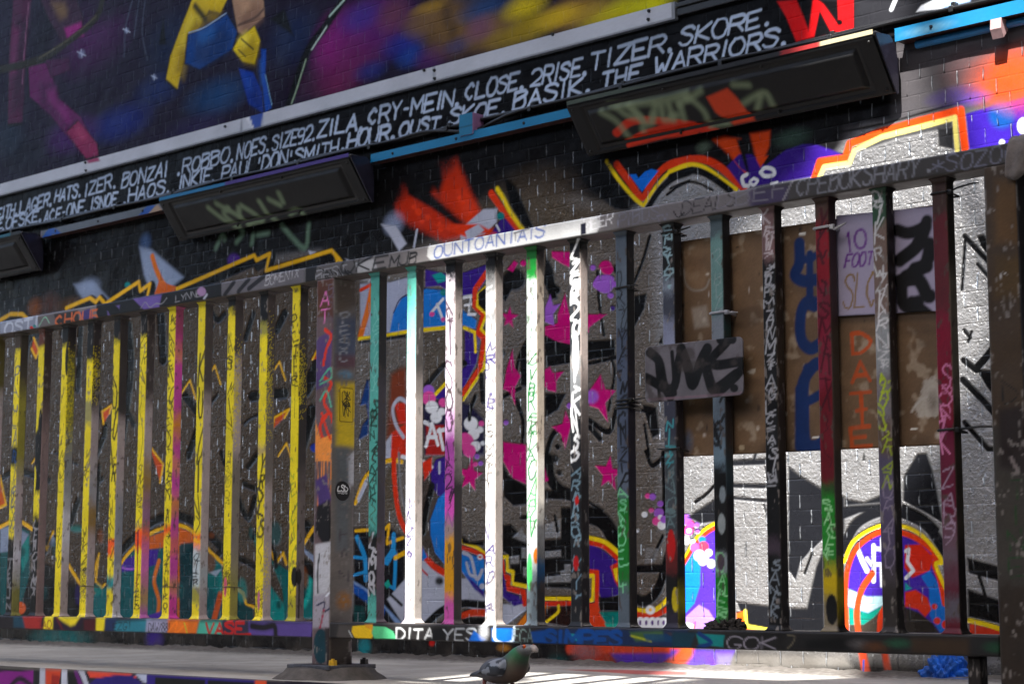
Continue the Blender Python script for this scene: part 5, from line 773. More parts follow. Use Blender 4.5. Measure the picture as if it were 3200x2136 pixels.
        P([(1930, 660), (2400, 585), (2400, 660), (1930, 740)], (92, 88, 92), 12, a=.7); P([(2350, 570), (3300, 400), (3300, 520), (2350, 670)], (46, 44, 43), 12, a=.9)
        T('DEALS', q1('c', 60, 1440), q1('c', 420, 1370), 44, 4, (18, 18, 20), .25); S(q('c', '10 1410 40 1450 80 1420'), 4, (18, 18, 20), 1)
        P(q('c', '500 1270 780 1240 760 1360 520 1380'), (62, 50, 92), 12, a=.6); T('DBEF', q1('c', 300, 1390), q1('c', 760, 1310), 50, 6, (110, 108, 116), .15); S(q('c', '740 1340 800 1215'), 7, (120, 118, 124), 1.5)
        T('CPEBOKSHARY', q1('c', 830, 1310), q1('c', 1640, 1175), 56, 7, (116, 118, 126), .2); D(*q1('c', 1712, 1140), 6, (124, 126, 134), 2); T('*SOZOO', q1('c', 1730, 1165), q1('c', 2300, 1060), 48, 5.5, (104, 106, 122), .15)
    o = rail(XJ, -1.2, ZR1, Z1, rt, R, 'top_rail'); o.location = -Vector(R.location)
    def lb(s):
        s.C[:] = lin((26, 20, 26)); P, S, T, D = s.P, s.S, s.T, s.D
        for l, c in (('90 1085 170 1090 180 1165 90 1160', (20, 60, 80)), ('150 1085 280 1088 270 1170 170 1168', (150, 34, 30)), ('300 1085 355 1085 350 1180 290 1170', BYE), ('360 1095 560 1095 520 1185 360 1180', (30, 10, 40)), ('640 1095 705 1098 690 1190 630 1188', BYE), ('380 1090 530 1095 500 1140 470 1150 420 1120', BYE), ('560 1110 640 1100 640 1190 560 1190', (70, 14, 24)), ('760 1120 1000 1110 980 1195 740 1190', (40, 120, 140)), ('980 1110 1130 1110 1120 1200 970 1195', (150, 150, 180)), ('1120 1110 1330 1115 1310 1205 1120 1200', (220, 110, 24)), ('1330 1120 1480 1125 1480 1210 1310 1205', (70, 170, 150)), ('1480 1120 1680 1125 1680 1215 1480 1210', (40, 40, 60)), ('1660 1125 2100 1130 2100 1240 1660 1220', (84, 66, 138)), ('700 1100 780 1100 760 1190 700 1190', (24, 40, 80))): P(q('g', l), c, 8)
        T('EZG1', q1('g', 750, 1180), q1('g', 870, 1170), 22, 3, BLK, .2); T('DAW/88!', q1('g', 990, 1185), q1('g', 1130, 1188), 26, 3, BLK, .1); S(q('g', '1120 1190 1180 1120 1170 1200 1250 1130 1240 1200'), 6, (236, 120, 20), 2); T('VASE', q1('g', 1370, 1205), q1('g', 1620, 1205), 34, 10, (176, 26, 22), .1); S(q('g', '1600 1210 1670 1205'), 9, (176, 26, 22), 2); S(q('g', '1680 1150 1760 1160 1830 1150 1840 1230'), 20, (20, 16, 20), 6); S(q('g', '1230 1130 1250 1200'), 6, (190, 170, 40), 2); T('TAO', q1('g', 250, 1165), q1('g', 340, 1165), 22, 4, (120, 24, 30), .1); S(q('g', '380 1100 420 1180'), 9, (90, 14, 30), 5)
    o = rail(-5.9, -3.921, -.140, ZR0, lb, L, 'bottom_rail', (50, 46, 44), .076); o.location = -Vector(L.location)
    def rb(s):
        s.C[:] = lin((38, 36, 36)); P, S, T, D = s.P, s.S, s.T, s.D
        P(q('h', '20 1140 130 1150 120 1240 0 1240'), (66, 62, 60), 6); S(q('h', '85 1180 110 1230'), 5, (160, 166, 168), 1); P(q('h', '110 1150 240 1140 245 1220 230 1245 130 1240 105 1190'), (226, 186, 14), 2); P(q('h', '190 1140 245 1140 245 1180 200 1160'), (216, 150, 30), 3)
        P(q('h', '245 1150 330 1155 390 1190 400 1250 260 1245 240 1200'), (84, 190, 130), 2, sm=0); P(q('h', '380 1190 420 1180 430 1210 400 1215'), BLK, 1); S(q('h', '415 1210 418 1250'), 2, BLK, 1); T('DITA', q1('h', 400, 1240), q1('h', 650, 1240), 34, 7, (196, 199, 200), .1)
        P(q('h', '640 1170 740 1160 740 1260 640 1255'), (14, 14, 15), 5); T('YES', q1('h', 710, 1245), q1('h', 930, 1245), 36, 6, (172, 178, 184), .15); P(q('h', '880 1255 920 1180 1000 1240 960 1265'), (14, 84, 170), 2); s.Z(*q1('h', 985, 1190), 22, 36, (190, 192, 196), .9)
        P(q('h', '1040 1165 1190 1165 1190 1270 1040 1268'), (16, 104, 196), 3); S(q('h', '1060 1170 1065 1240 1110 1265'), 9, (220, 228, 232), 2); T('U', q1('h', 1060, 1265), q1('h', 1180, 1265), 44, 11, (206, 220, 232), .0); T('EGA', q1('h', 1180, 1260), q1('h', 1310, 1260), 40, 4, (110, 130, 128), .1)
        P(q('h', '1300 1185 1370 1170 2349 1180 2349 1300 1320 1275'), (18, 42, 84), 4, a=.8); P(q('h', '1560 1200 1640 1205 1630 1250 1570 1245'), (30, 140, 150), 2); T('SIMPES', q1('h', 1390, 1270), q1('h', 1900, 1285), 42, 15, (10, 66, 138), .1); P(q('h', '1300 1190 1390 1180 1400 1260 1320 1270'), (10, 66, 138), 3); P(q('h', '1960 1190 2180 1185 2190 1240 2000 1250'), (70, 104, 30), 8, a=.8); S(q('h', '1970 1215 2100 1250'), 7, (150, 160, 40), 3); P(q('h', '2050 1200 2349 1210 2349 1260 2070 1250'), (8, 60, 100), 5, a=.8); P(q('h', '2200 1190 2349 1195 2349 1220 2230 1215'), (60, 50, 60), 4)
        P(q('i', '0 1190 160 1195 120 1300 0 1295'), (20, 54, 70), 5); P(q('i', '160 1200 350 1210 340 1290 250 1280 180 1270'), (16, 120, 120), 3); S(q('i', '180 1200 260 1260 180 1290'), 14, (10, 50, 110), 3); P(q('i', '360 1195 2260 1215 2260 1370 360 1310'), (28, 27, 27), 6); T('GOK', q1('i', 370, 1300), q1('i', 690, 1305), 38, 5, (138, 134, 146), .1)
        P(q('i', '880 1240 1200 1230 1220 1310 900 1300'), (10, 10, 11), 10); s.Z(*q1('i', 1240, 1270), 40, 22, (90, 86, 86), .6); s.Z(*q1('i', 1350, 1290), 50, 26, (74, 44, 22), .9); s.Z(*q1('i', 1510, 1265), 50, 22, (30, 70, 50), .9); P(q('i', '1600 1230 1980 1235 1980 1350 1600 1330'), (58, 42, 26), 14, a=.8); s.Z(*q1('i', 2150, 1290), 40, 24, (24, 66, 44), .8); S(q('i', '770 1210 820 1220 800 1270 770 1300'), 5, (90, 84, 70), 2)
    o = rail(-3.8455, -1.8305, -.140, ZR0, rb, R, 'bottom_rail', (50, 46, 44), .076); o.location = -Vector(R.location)
    x = hit(3022, 2050, BY)[0]; o = bar(x, dict(f=[(0, (36, 32, 30)), (.6, (56, 42, 36))], s=[(0, (30, 28, 28))]), R, ZG, -.140, .03, .03, BY, 'leg', False); o.location = -Vector(R.location)
    # posts
    def post(x0, spec, label, paintf=None):
        t = empty('railing_post', (x0 + .036, HF + .043, ZG)); tag(t, label, 'post'); back = -Vector(t.location)
        zp = -.213
        bar(x0, spec, t, zp, ZR1, .0725, .086, HF, 'upright', False).location = back
        b = bmesh.new(); bx(b, x0 - .052, x0 + .122, HF - .045, HF + .13, zp - .011, zp + .0005, .002); obj('base_plate', b, flat('plate_steel', (64, 66, 74), .45, .2, .5, 30, .6), t).location = back
        for dx, dy, c in ((.102, -.012, (190, 150, 20)), (.10, .105, (36, 34, 36)), (-.03, .105, (60, 56, 58))):
            b = bmesh.new(); bmesh.ops.create_cone(b, cap_ends=True, segments=6, radius1=.0125, radius2=.0115, depth=.014, matrix=Matrix.Translation((x0 + dx, HF + dy, zp + .007))); bmesh.ops.create_cone(b, cap_ends=True, segments=10, radius1=.005, radius2=.005, depth=.008, matrix=Matrix.Translation((x0 + dx, HF + dy, zp + .014)))
            obj('bolt', b, flat('bolt_paint', c, .5, .1, .3, 60), t).location = back
        b = bmesh.new(); n = 56; rings = []
        for rr, zz in ((.0, zp - .006), (.085, zp - .006), (.10, zp - .010), (.107, zp - .020), (.124, zp - .032), (.136, ZG - .004)):
            ring = []
            for k in range(n):
                a = 2 * math.pi * k / n; c_, s_ = math.cos(a), math.sin(a); sq = (abs(c_) ** 6 + abs(s_) ** 6) ** (-1 / 6) * .7 + .3; w = rr * sq * (1 + .06 * math.sin(3 * a + 1) + .03 * math.sin(7 * a)) + .0
                ring.append(b.verts.new((x0 + .036 + w * c_ * 1.05, max(HF + .043 + w * s_ * 1.0, YL + .004 + .02 * (rr < .19)), zz + random.uniform(-.001, .001) * (rr > .05))))
            rings.append(ring)
        for i in range(1, len(rings) - 1):
            for k in range(n): b.faces.new((rings[i][k - 1], rings[i][k], rings[i + 1][k], rings[i + 1][k - 1]))
        b.faces.new(rings[1]);
        for v in rings[0]: b.verts.remove(v)
        obj('concrete_footing', b, flat('dirty_mortar', (74, 70, 67), .9, 0, .4, 18, 1.0, 60), t, True).location = back
    def pf(f, g, z1, HH):
        S = lambda l, w, c, **k: f.S(l, w, c, 1.5, **k)
        f.P([(990, 880), (1040, 870), (1040, 990), (990, 990)], (84, 50, 36), 4); f.P([(985, 1060), (1040, 1030), (1030, 1200), (985, 1220)], (80, 60, 110), 5)
        for x, y, c in ((1014, 935, 'A'), (1012, 990, 'T')): f.T(c, (x - 12, y + 20), (x + 14, y + 16), 44, 5, (226, 120, 190), .1)
        f.T('B', (1022, 925), (1040, 922), 34, 3, (100, 92, 108)); f.T('S', (1020, 965), (1038, 962), 34, 3, (100, 92, 108)); f.T('N', (1022, 1008), (1040, 1006), 30, 3, (90, 84, 100))
        for l in ('1016 1030 1035 1050 1020 1090 1010 1140', '1015 1180 1035 1200 1012 1250 1030 1290', '1005 1310 1030 1290 1040 1320', '1008 1370 1000 1330 1020 1300'): S([tuple(v) for v in np.array(l.split(), float).reshape(-1, 2)], 12, (206, 50, 24))
        for l in ('1000 1190 1030 1150 1035 1180 1000 1200', '1000 1250 1020 1220 1035 1270'): S([tuple(v) for v in np.array(l.split(), float).reshape(-1, 2)], 7, (80, 170, 140))
        f.P([(985, 1310), (1002, 1370), (1040, 1355), (1045, 1440), (985, 1440)], (226, 140, 60), 3); S([(1006, 1290), (1020, 1340), (1032, 1370)], 10, (206, 50, 24)); 
        for x, y in ((992, 1600), (1004, 1660), (1012, 1690), (1024, 1590), (1034, 1810), (1040, 1680)): S([(x, 1430), (x + 1, (1430 + y) / 2), (x, y)], 4, (230, 140, 56))
        f.P([(985, 1500), (1020, 1480), (1035, 1560), (1000, 1620)], (70, 50, 110), 6); f.P([(990, 1580), (1030, 1560), (1040, 1690), (1010, 1700), (985, 1660)], (16, 14, 18), 6); f.P([(985, 1700), (1040, 1690), (1035, 1850), (980, 1870)], (176, 178, 186), 5); S([(998, 1730), (992, 1790), (994, 1850)], 7, BLK)
        f.P([(980, 1860), (1030, 1850), (1030, 1960), (975, 1960)], (150, 146, 158), 8); S([(990, 1890), (1015, 1880), (1010, 1910), (1030, 1900)], 6, (40, 40, 70)); S([(1012, 1905), (1000, 1960)], 8, (150, 40, 70)); S([(1020, 1860), (1040, 1840)], 8, (200, 206, 216))
        f.D(1003, 2018, 24, (6, 50, 62), 3, ry=56); f.P([(1015, 1960), (1040, 1960), (1036, 2080), (1020, 2080)], (44, 38, 40), 5)
        G = g
        G.P([(1050, 880), (1130, 880), (1130, 950), (1050, 980)], (84, 74, 66), 12); G.P([(1050, 990), (1130, 990), (1120, 1120), (1050, 1140)], (72, 82, 104), 20); G.P([(1050, 1110), (1120, 1110), (1120, 1150), (1050, 1150)], (90, 60, 70), 14)
        for x, y, c in ((1080, 1010, 'P'), (1078, 1050, 'E'), (1076, 1090, 'S'), (1074, 1130, 'O')): G.T(c, (x - 10, y), (x + 14, y - 6), 30, 5, (150, 154, 164), .0)
        G.P([(1050, 1195), (1125, 1195), (1120, 1400), (1050, 1390)], (206, 176, 20), 14); G.Z(1080, 1170, 30, 20, (90, 140, 170), .8); G.P([(1085, 1430), (1125, 1390), (1122, 1530), (1100, 1510), (1090, 1540)], (180, 180, 186), 4); G.P([(1050, 1400), (1090, 1400), (1090, 1720), (1050, 1720)], (84, 92, 98), 14, a=.8)
        for x, y, c in ((1072, 1690, 'H'), (1072, 1750, 'A'), (1072, 1820, 'N')): G.T(c, (x - 8, y), (x + 16, y - 4), 40, 4, (64, 60, 64), .0)
        G.Z(1075, 1875, 34, 40, (150, 96, 24), .9); G.P([(1030, 1960), (1120, 1960), (1120, 2100), (1030, 2100)], (46, 38, 32), 8)
    post(-3.9186, dict(f=[(0, (96, 80, 84))], s=[(0, (104, 98, 94))], fn=[pf]), 'square post between the panels with orange drips and round black sticker')
    def pf2(f, g, z1, HH):
        f.P([(3110, 560), (3220, 560), (3220, 760), (3110, 760)], (82, 60, 34), 20); f.P([(3110, 800), (3220, 800), (3220, 930), (3110, 930)], (72, 55, 30), 20)
        for l in ('3125 870 3130 850 3145 855', ): f.S([(3125, 880), (3130, 852), (3146, 858)], 3, (170, 168, 166), 1)
        f.S([(3130, 1190), (3180, 1230), (3140, 1260), (3130, 1200)], 4, (24, 24, 24), 1.5); f.P([(3120, 1280), (3220, 1260), (3220, 1480), (3125, 1460)], (36, 28, 26), 14)
        for k, c in enumerate('TINE'): f.T(c, (3158, 1560 + 80 * k), (3200, 1556 + 80 * k), 60, 5, (28, 60, 30), .0)
        f.S([(3160, 1430), (3180, 1470)], 12, (120, 110, 108), 3)
    post(-1.8290, dict(f=[(0, (60, 48, 36)), (.5, (56, 52, 47)), (.8, (46, 38, 31))], s=[(0, (40, 34, 32))], fn=[pf2]), 'brown square post at the right edge of the view')
railing()
# ------------------------------------------------------------------ boards, plate, stickers, ties
def clip_round(s, r):
    """pull the corner nodes of a patch in to a rounded outline"""
    u0, u1, v0, v1 = s.us[0], s.us[-1], s.vs[0], s.vs[-1]
    cx = np.clip(s.U, u0 + r, u1 - r); cy = np.clip(s.V, v0 + r, v1 - r); dx, dy = s.U - cx, s.V - cy
    # square corner block -> quarter disc
    m = np.maximum(np.abs(dx), np.abs(dy)); l = np.hypot(dx, dy); k = np.where(l > 0, m / np.maximum(l, 1e-9), 1)
    both = (dx != 0) & (dy != 0); s.U = np.where(both, cx + dx * k, s.U); s.V = np.where(both, cy + dy * k, s.V)
def sheet(name, o, mat, th, off=-1):
    md = o.modifiers.new('thickness', 'SOLIDIFY'); md.thickness = th * K; md.offset = off; return o
def tilt_surf(tl, tr, bl, br, y, step, base):
    A = hit(*bl, y); B = hit(*br, y); Cc = hit(*tl, y); D = hit(*tr, y)
    eu = (B - A) + (D - Cc); w = np.linalg.norm(eu) / 2; eu = eu / np.linalg.norm(eu); ev = np.array([-eu[2], 0, eu[0]])
    h = (np.linalg.norm(Cc - A) + np.linalg.norm(D - B)) / 2; o = (A + B + Cc + D) / 4 - eu * w / 2 - ev * h / 2
    return Surf(o, eu, ev, np.linspace(0, w, int(w / step)), np.linspace(0, h, int(h / step)), base)
def boards():
    yb = BY + BD + .0125
    s = tilt_surf((2095, 750), (2935, 648), (2108, 1436), (2955, 1377), yb, .0036, (106, 84, 62))
    P, S, T, D, Z = s.P, s.S, s.T, s.D, s.Z
    f = fbm(s.U, s.V, .12, 120, 4); s.C *= (.6 + .8 * f)[..., None]; g = fbm(s.U, s.V, .03, 130, 3); m = np.clip((g - .62) * 8, 0, 1) * .5; s.C = s.C * (1 - m[..., None]) + lin((170, 156, 136)) * m[..., None]
    g = fbm(s.U * .4, s.V, .05, 134, 3); m = np.clip((g - .55) * 5, 0, 1) * .5; s.C = s.C * (1 - m[..., None]) + lin((60, 46, 34)) * m[..., None]
    D(*q1('f', 160, 340), 34, (126, 100, 74), 8, ry=44, a=.8); S(q('f', '80 300 90 390 140 440 220 430 250 370'), 6, (140, 134, 126), 4, a=.8); Z(*q1('f', 170, 270), 36, 34, (100, 74, 52), .6)
    for k in range(60): u, v = random.uniform(0, s.us[-1]), random.uniform(0, s.vs[-1]); s.haze((u, v), random.uniform(.003, .012), random.uniform(.003, .012), random.choice([(190, 180, 166), (40, 32, 26), (176, 168, 160)]), .8)
    P(q('f', '130 560 230 540 250 680 150 700'), (150, 142, 132), 8, a=.6); P(q('f', '800 200 960 180 960 420 820 420'), (110, 96, 82), 14, a=.5)
    for l, w in (('850 130 850 260 820 340 880 380 960 370', 36), ('920 200 920 480', 24), ('850 200 900 240 960 210', 22), ('970 530 900 520 860 600 860 760 920 830 985 800', 36), ('900 540 950 560', 24), ('860 1480 870 1150 880 1040 950 940 1000 930', 38), ('900 960 890 1170 1000 1130', 28), ('880 1180 890 1440 960 1480 1010 1440', 36), ('850 1100 850 1480', 30)): S(q('f', l), w * 1.1, (8, 40, 92), 4)
    for c, y in zip('DATTE', (860, 1060, 1220, 1340, 1490)):
        if c == 'T' and y == 1340: T('-', q1('f', 1205, y - 50), q1('f', 1330, y - 70), 40, 12, (176, 72, 24), .0); S([q1('f', 1265, y - 110), q1('f', 1270, y)], 12, (176, 72, 24), 2); continue
        T(c, q1('f', 1205, y), q1('f', 1325, y - 12), 58 if c != 'T' else 46, 13, (176, 72, 24), .0)
    P(q('f', '1680 1050 1760 1010 1790 1100 1780 1280 1650 1290 1610 1220 1650 1160'), (170, 164, 154), 5, a=.85, sp=.8); Z(*q1('f', 1740, 1180), 20, 50, (90, 80, 70), .6); S(q('f', '1600 1250 1640 1190 1700 1150'), 8, (170, 164, 156), 3)
    P(q('f', '500 980 560 960 550 1000 520 1000'), (180, 172, 160), 2); D(*q1('f', 465, 1490), 9, (160, 146, 120), 2); Z(*q1('f', 110, 1450), 20, 50, (40, 90, 130), .5); P(q('f', '200 1120 600 1120 600 1300 200 1300'), (50, 40, 32), 30, a=.6)
    for x, y in ((870, 66), (960, 1420), (1615, 1366)): S([q1('f', x - 16, y + 2), q1('f', x + 16, y - 2)], 6, (226, 226, 220), 1.5)
    P(q('f', '1120 590 1500 590 1780 580 1780 640 1500 650 1120 660'), (60, 50, 40), 10, a=.6)
    s.grime(.2, .04, 137, .14)
    o = sheet('b', s.mesh('plywood_board', M_BOARD), M_BOARD, .014); tag(o, 'large stained brown board tied behind the dark bars with blue and orange letters', 'board')
    s = tilt_surf((2606, 672), (2934, 646), (2612, 990), (2938, 968), yb - .006, .0034, (156, 150, 174))
    P, S, T, D = s.P, s.S, s.T, s.D
    T('10', q1('f', 1170, 185), q1('f', 1295, 140), 54, 9, (96, 30, 130), .1); T('FOOT', q1('f', 1150, 290), q1('f', 1335, 270), 40, 7.5, (96, 30, 130), .2); T('SLC', q1('f', 1140, 560), q1('f', 1360, 545), 100, 6.5, (130, 100, 22), .1)
    for l, w in (('1500 40 1580 60 1680 20 1700 -20', 40), ('1690 20 1640 140 1520 240', 46), ('1640 120 1740 140 1720 220', 40), ('1720 160 1680 280 1560 350', 44), ('1700 280 1620 300', 46), ('1520 380 1640 370 1700 470 1720 480', 46), ('1530 400 1540 520 1600 560 1640 520', 44), ('1600 520 1700 600', 40)): S(q('f', l), w, (12, 11, 13), 5)
    s.grime(.07, .1, 140, .05)
    o = sheet('p', s.mesh('painted_panel', M_PAPER), M_PAPER, .004); tag(o, 'pale lilac panel on the brown board with violet writing and fat black strokes', 'sign panel')
    s = tilt_surf((2013, 1086), (2317, 1048), (2020, 1256), (2327, 1235), BY - .0005, .0022, (96, 93, 99))
    P, S = s.P, s.S; f = fbm(s.U, s.V, .05, 150, 4); s.C *= (.75 + .5 * f)[..., None]
    for l, w in (('2030 1100 2060 1130 2075 1200 2095 1240', 22), ('2020 1180 2100 1215 2120 1130 2130 1090', 22), ('2128 1090 2150 1150 2165 1200 2190 1130 2210 1090', 26), ('2200 1110 2215 1180 2235 1215 2300 1170', 26), ('2270 1070 2225 1120 2240 1140 2320 1130 2312 1160 2250 1220 2230 1215', 22), ('2100 1100 2110 1230', 10), ('2050 1120 2062 1250', 9), ('2250 1060 2290 1060', 20)): S([tuple(v) for v in np.array(l.split(), float).reshape(-1, 2)], w * 1.45, (13, 13, 14), 2.5)
    s.D(2294, 1212, 13, (13, 13, 14), 2); s.S([(2025, 1248), (2320, 1228)], 7, (120, 96, 108), 3, a=.7); m = np.clip((fbm(s.U, s.V, .035, 158, 4) - .56) * 7, 0, 1) * .7; s.C = s.C * (1 - m[..., None]) + lin((58, 52, 50)) * m[..., None]; s.grime(.3, .04, 152)
    clip_round(s, .014); o = sheet('d', s.mesh('metal_plate', M_STEEL), M_STEEL, .0035); tag(o, 'small grey metal plate with rounded corners and thick black letters fixed across three bars', 'metal plate')
    # stickers on the post's right side
    xp = -3.9186 + .0725 + .0012
    def st(p, w, h, name, base, step=.0012):
        r = ray(*p); P = r * (xp / r[0]); return Surf((xp, 0, 0), (0, 1, 0), (0, 0, 1), np.arange(P[1] - w / 2, P[1] + w / 2, step), np.arange(P[2] - h / 2, P[2] + h / 2, step), base)
    s = st((1071, 1533), .054, .054, 'r', (14, 14, 16)); cy, cz = (s.us[0] + s.us[-1]) / 2, (s.vs[0] + s.vs[-1]) / 2
    s.text('LSD', (cy - .019, cz - .001), (cy + .019, cz - .001), .017, .0036, (226, 226, 226), 0, .0006, 1, .0); s.text('MAGAZINE', (cy - .018, cz - .009), (cy + .018, cz - .009), .0045, .0011, (200, 200, 200), 0, .0005, 1, .0)
    clip_round(s, .0265); o = sheet('s', s.mesh('round_sticker', M_PAPER), M_PAPER, .0006); tag(o, 'round black sticker with white letters on the side of the square post', 'sticker')
    s = st((1083, 1264), .052, .098, 'y', (212, 180, 20)); cy, cz = (s.us[0] + s.us[-1]) / 2, (s.vs[0] + s.vs[-1]) / 2
    for k in range(3): scr = [(cy + random.uniform(-.018, .018), cz + random.uniform(-.038, .038)) for _ in range(9)]; s.stroke(smooth(scr, 5), .0024, (40, 34, 12), .0007)
    s.stroke([(s.us[1], s.vs[1]), (s.us[-2], s.vs[1]), (s.us[-2], s.vs[-2]), (s.us[1], s.vs[-2]), (s.us[1], s.vs[1])], .0022, (120, 96, 10), .0008); s.grime(.2, .02, 155)
    clip_round(s, .006); o = sheet('s', s.mesh('square_sticker', M_PAPER), M_PAPER, .0008); tag(o, 'upright yellow rectangular sticker with black scribble on the square post', 'sticker')
    # ties round the bars
    off = hit(1645, 1954, BY)[0] + 3.1139
    def tie(xl, pxy, r, mat, label, tail=None, turns=1):
        z = hit(*pxy, BY)[2]; b = bmesh.new(); x0, x1, y0, y1 = xl + off - r, xl + off + BW + r, BY - r, BY + BD + r + .014
        for k in range(turns):
            zz = z - k * .009; lp = [(x0, y0 + .003, zz), (x0 + .003, y0, zz + .0004), (x1 - .003, y0, zz + .0012), (x1, y0 + .003, zz + .001), (x1, y1, zz - .003), (x1 - .004, y1 + .001, zz - .003), (x0 + .003, y1 + .001, zz - .001), (x0, y1 - .003, zz)]
            tube(b, lp + [lp[0]], r, 6)
        if tail: tube(b, [(x1, y0 + .006, z)] + [(x1 + dx, y0 + .006 + dy, z + dz) for dx, dy, dz in tail], [r] * (len(tail)) + [r * .6], 6); bx(b, x1 - .002, x1 + .009, y0 + .002, y0 + .011, z - .005, z + .005, .001)
        tag(obj('cable_tie', b, mat, None, True), label, 'cable tie', 'ties round the railing bars')
    wh = flat('white_tie', (170, 170, 172), .4); cl = flat('clear_tie', (140, 142, 150), .35)
    tie(-2.8181, q1('e', 1870, 430), .0024, M_WIRE, 'black tie near the top of the slate blue bar', [(.02, .0, .004), (.03, 0, 0)])
    tie(-2.8181, q1('e', 1870, 1180), .0022, M_WIRE, 'double black tie halfway down the slate blue bar', [(.03, .004, .002), (.05, .01, .004)], 3)
    tie(-2.5301, q1('f', 280, 595), .0028, cl, 'clear tie with square head on the grey green bar above the metal plate', [(.012, .004, -.001), (.028, .01, -.002)])
    tie(-2.2388, q1('f', 970, 30), .003, wh, 'white tie near the top of the dark red bar', [(.008, .002, -.006), (.02, .006, 0), (.034, .01, .006)])
    tie(-1.9436, q1('f', 1800, 1375), .0026, M_WIRE, 'black tie with a long tail low on the maroon bar', [(.03, .0, .002), (.06, .0, .003), (.085, .002, .001)])
    tie(-1.9436, (2930, 604), .0022, M_WIRE, 'dark tie with a long tail at the top of the maroon bar', [(.02, 0, .006), (.05, .0, .010), (.07, .002, .010)])
    tie(-2.6732, q1('e', 2185, 1505), .0022, M_WIRE, 'thin dark tie on the bar below the left of the metal plate', [(-.05, -.002, .002), (-.06, 0, .003)])
    tie(-2.6732, q1('e', 2185, 62), .0022, M_WIRE, 'thin dark tie at the top of the bar left of the brown board', [(.03, 0, .004), (.045, 0, .006)])
    for k, pxy in ((-5.0582, q1('g', 515, 885)), (-4.7673 + .1471, q1('g', 1075, 890)), (-4.3273, q1('g', 1480, 890))): tie(k, pxy, .0012, flat('tape_edge', (96, 88, 60), .5), {-5.0582: 'thin wire low on the yellow bar with an orange patch on its grey side', -4.3273: 'thin wire low on the speckled yellow bar third from the post'}.get(k, 'thin wire low on the bar with a magenta side'))
    # dried muck heaped at the foot of one bar
    b = bmesh.new(); bmesh.ops.create_icosphere(b, subdivisions=4, radius=1); c = hit(2266, 1962, BY + .012)
    for v in b.verts:
        n_ = .75 + .5 * random.random() * .5 + .2 * math.sin(v.co.x * 9) * math.sin(v.co.y * 8 + 1); v.co = (c[0] + v.co.x * .054 * n_, BY + .016 + v.co.y * .034 * n_, ZR0 + max(v.co.z, -.05) * .03 * n_)
    tag(obj('dirt_clump', b, flat('muck', (34, 30, 28), .9, 0, .5, 60, 1, 140)), 'dark lump of muck heaped at the foot of a bar on the bottom rail', 'dirt clump')
boards()

def strap():
    """worn strap hooked over the top rail at the right edge"""
    b = bmesh.new(); us = np.linspace(0, 1, 26); rows = []
    path = [(HF + .084, .86), (HF + .082, .905), (HF + .03, .917), (HF - .006, .908), (HF - .012, .88), (HF - .012, .855), (HF - .010, .832), (HF - .004, .822)]
    P = smooth([np.array(p) for p in path], 5); x0 = hit(3196, 520, HF)[0]
    for i, p in enumerate(P):
        t = i / (len(P) - 1); w = .014 + .010 * math.sin(t * 2.6) - .018 * max(0, t - .85) / .15; sx_ = x0 - .030 * max(0, t - .45)
        rows.append([(sx_ + w * math.cos(a), p[0] + .006 * math.sin(a) - .003 * math.cos(3 * a + t * 4), p[1] + .002 * math.sin(5 * a + t * 9)) for a in np.linspace(0, 2 * math.pi, 13)[:-1]])
    vs = [[b.verts.new(c) for c in r] for r in rows]
    for i in range(len(vs) - 1):
        for k in range(12): b.faces.new((vs[i][k - 1], vs[i][k], vs[i + 1][k], vs[i + 1][k - 1]))
    b.faces.new(vs[0]); b.faces.new(vs[-1][::-1])
    tag(obj('strap', b, flat('worn_strap', (104, 96, 92), .7, 0, .35, 20, .5, 80), None, True), 'worn grey strap hooked over the top rail at the right edge of the view', 'strap')
strap()
def rubble():
    c = hz(2958, 2116, ZG); b = bmesh.new(); bmesh.ops.create_icosphere(b, subdivisions=5, radius=1); y0 = YW - .03; x0 = c[0] * y0 / c[1]
    for v in b.verts:
        d = v.co.copy(); n_ = .8 + .16 * math.sin(d.x * 7 + 1) * math.sin(d.z * 8) + .10 * math.sin(d.x * 19) * math.sin(d.z * 17 + d.y * 5) + random.uniform(-.012, .012)
        v.co = (x0 + d.x * .088 * n_, y0 + d.y * .045 * n_, ZG - .004 + max(d.z, -.1) * .098 * n_)
    tag(obj('rubble_heap', b, flat('blue_sprayed_rubble', (14, 92, 190), .5, 0, .55, 24, 1.0, 70)), 'bright blue sprayed lump of rubble at the foot of the wall', 'rubble')
rubble()

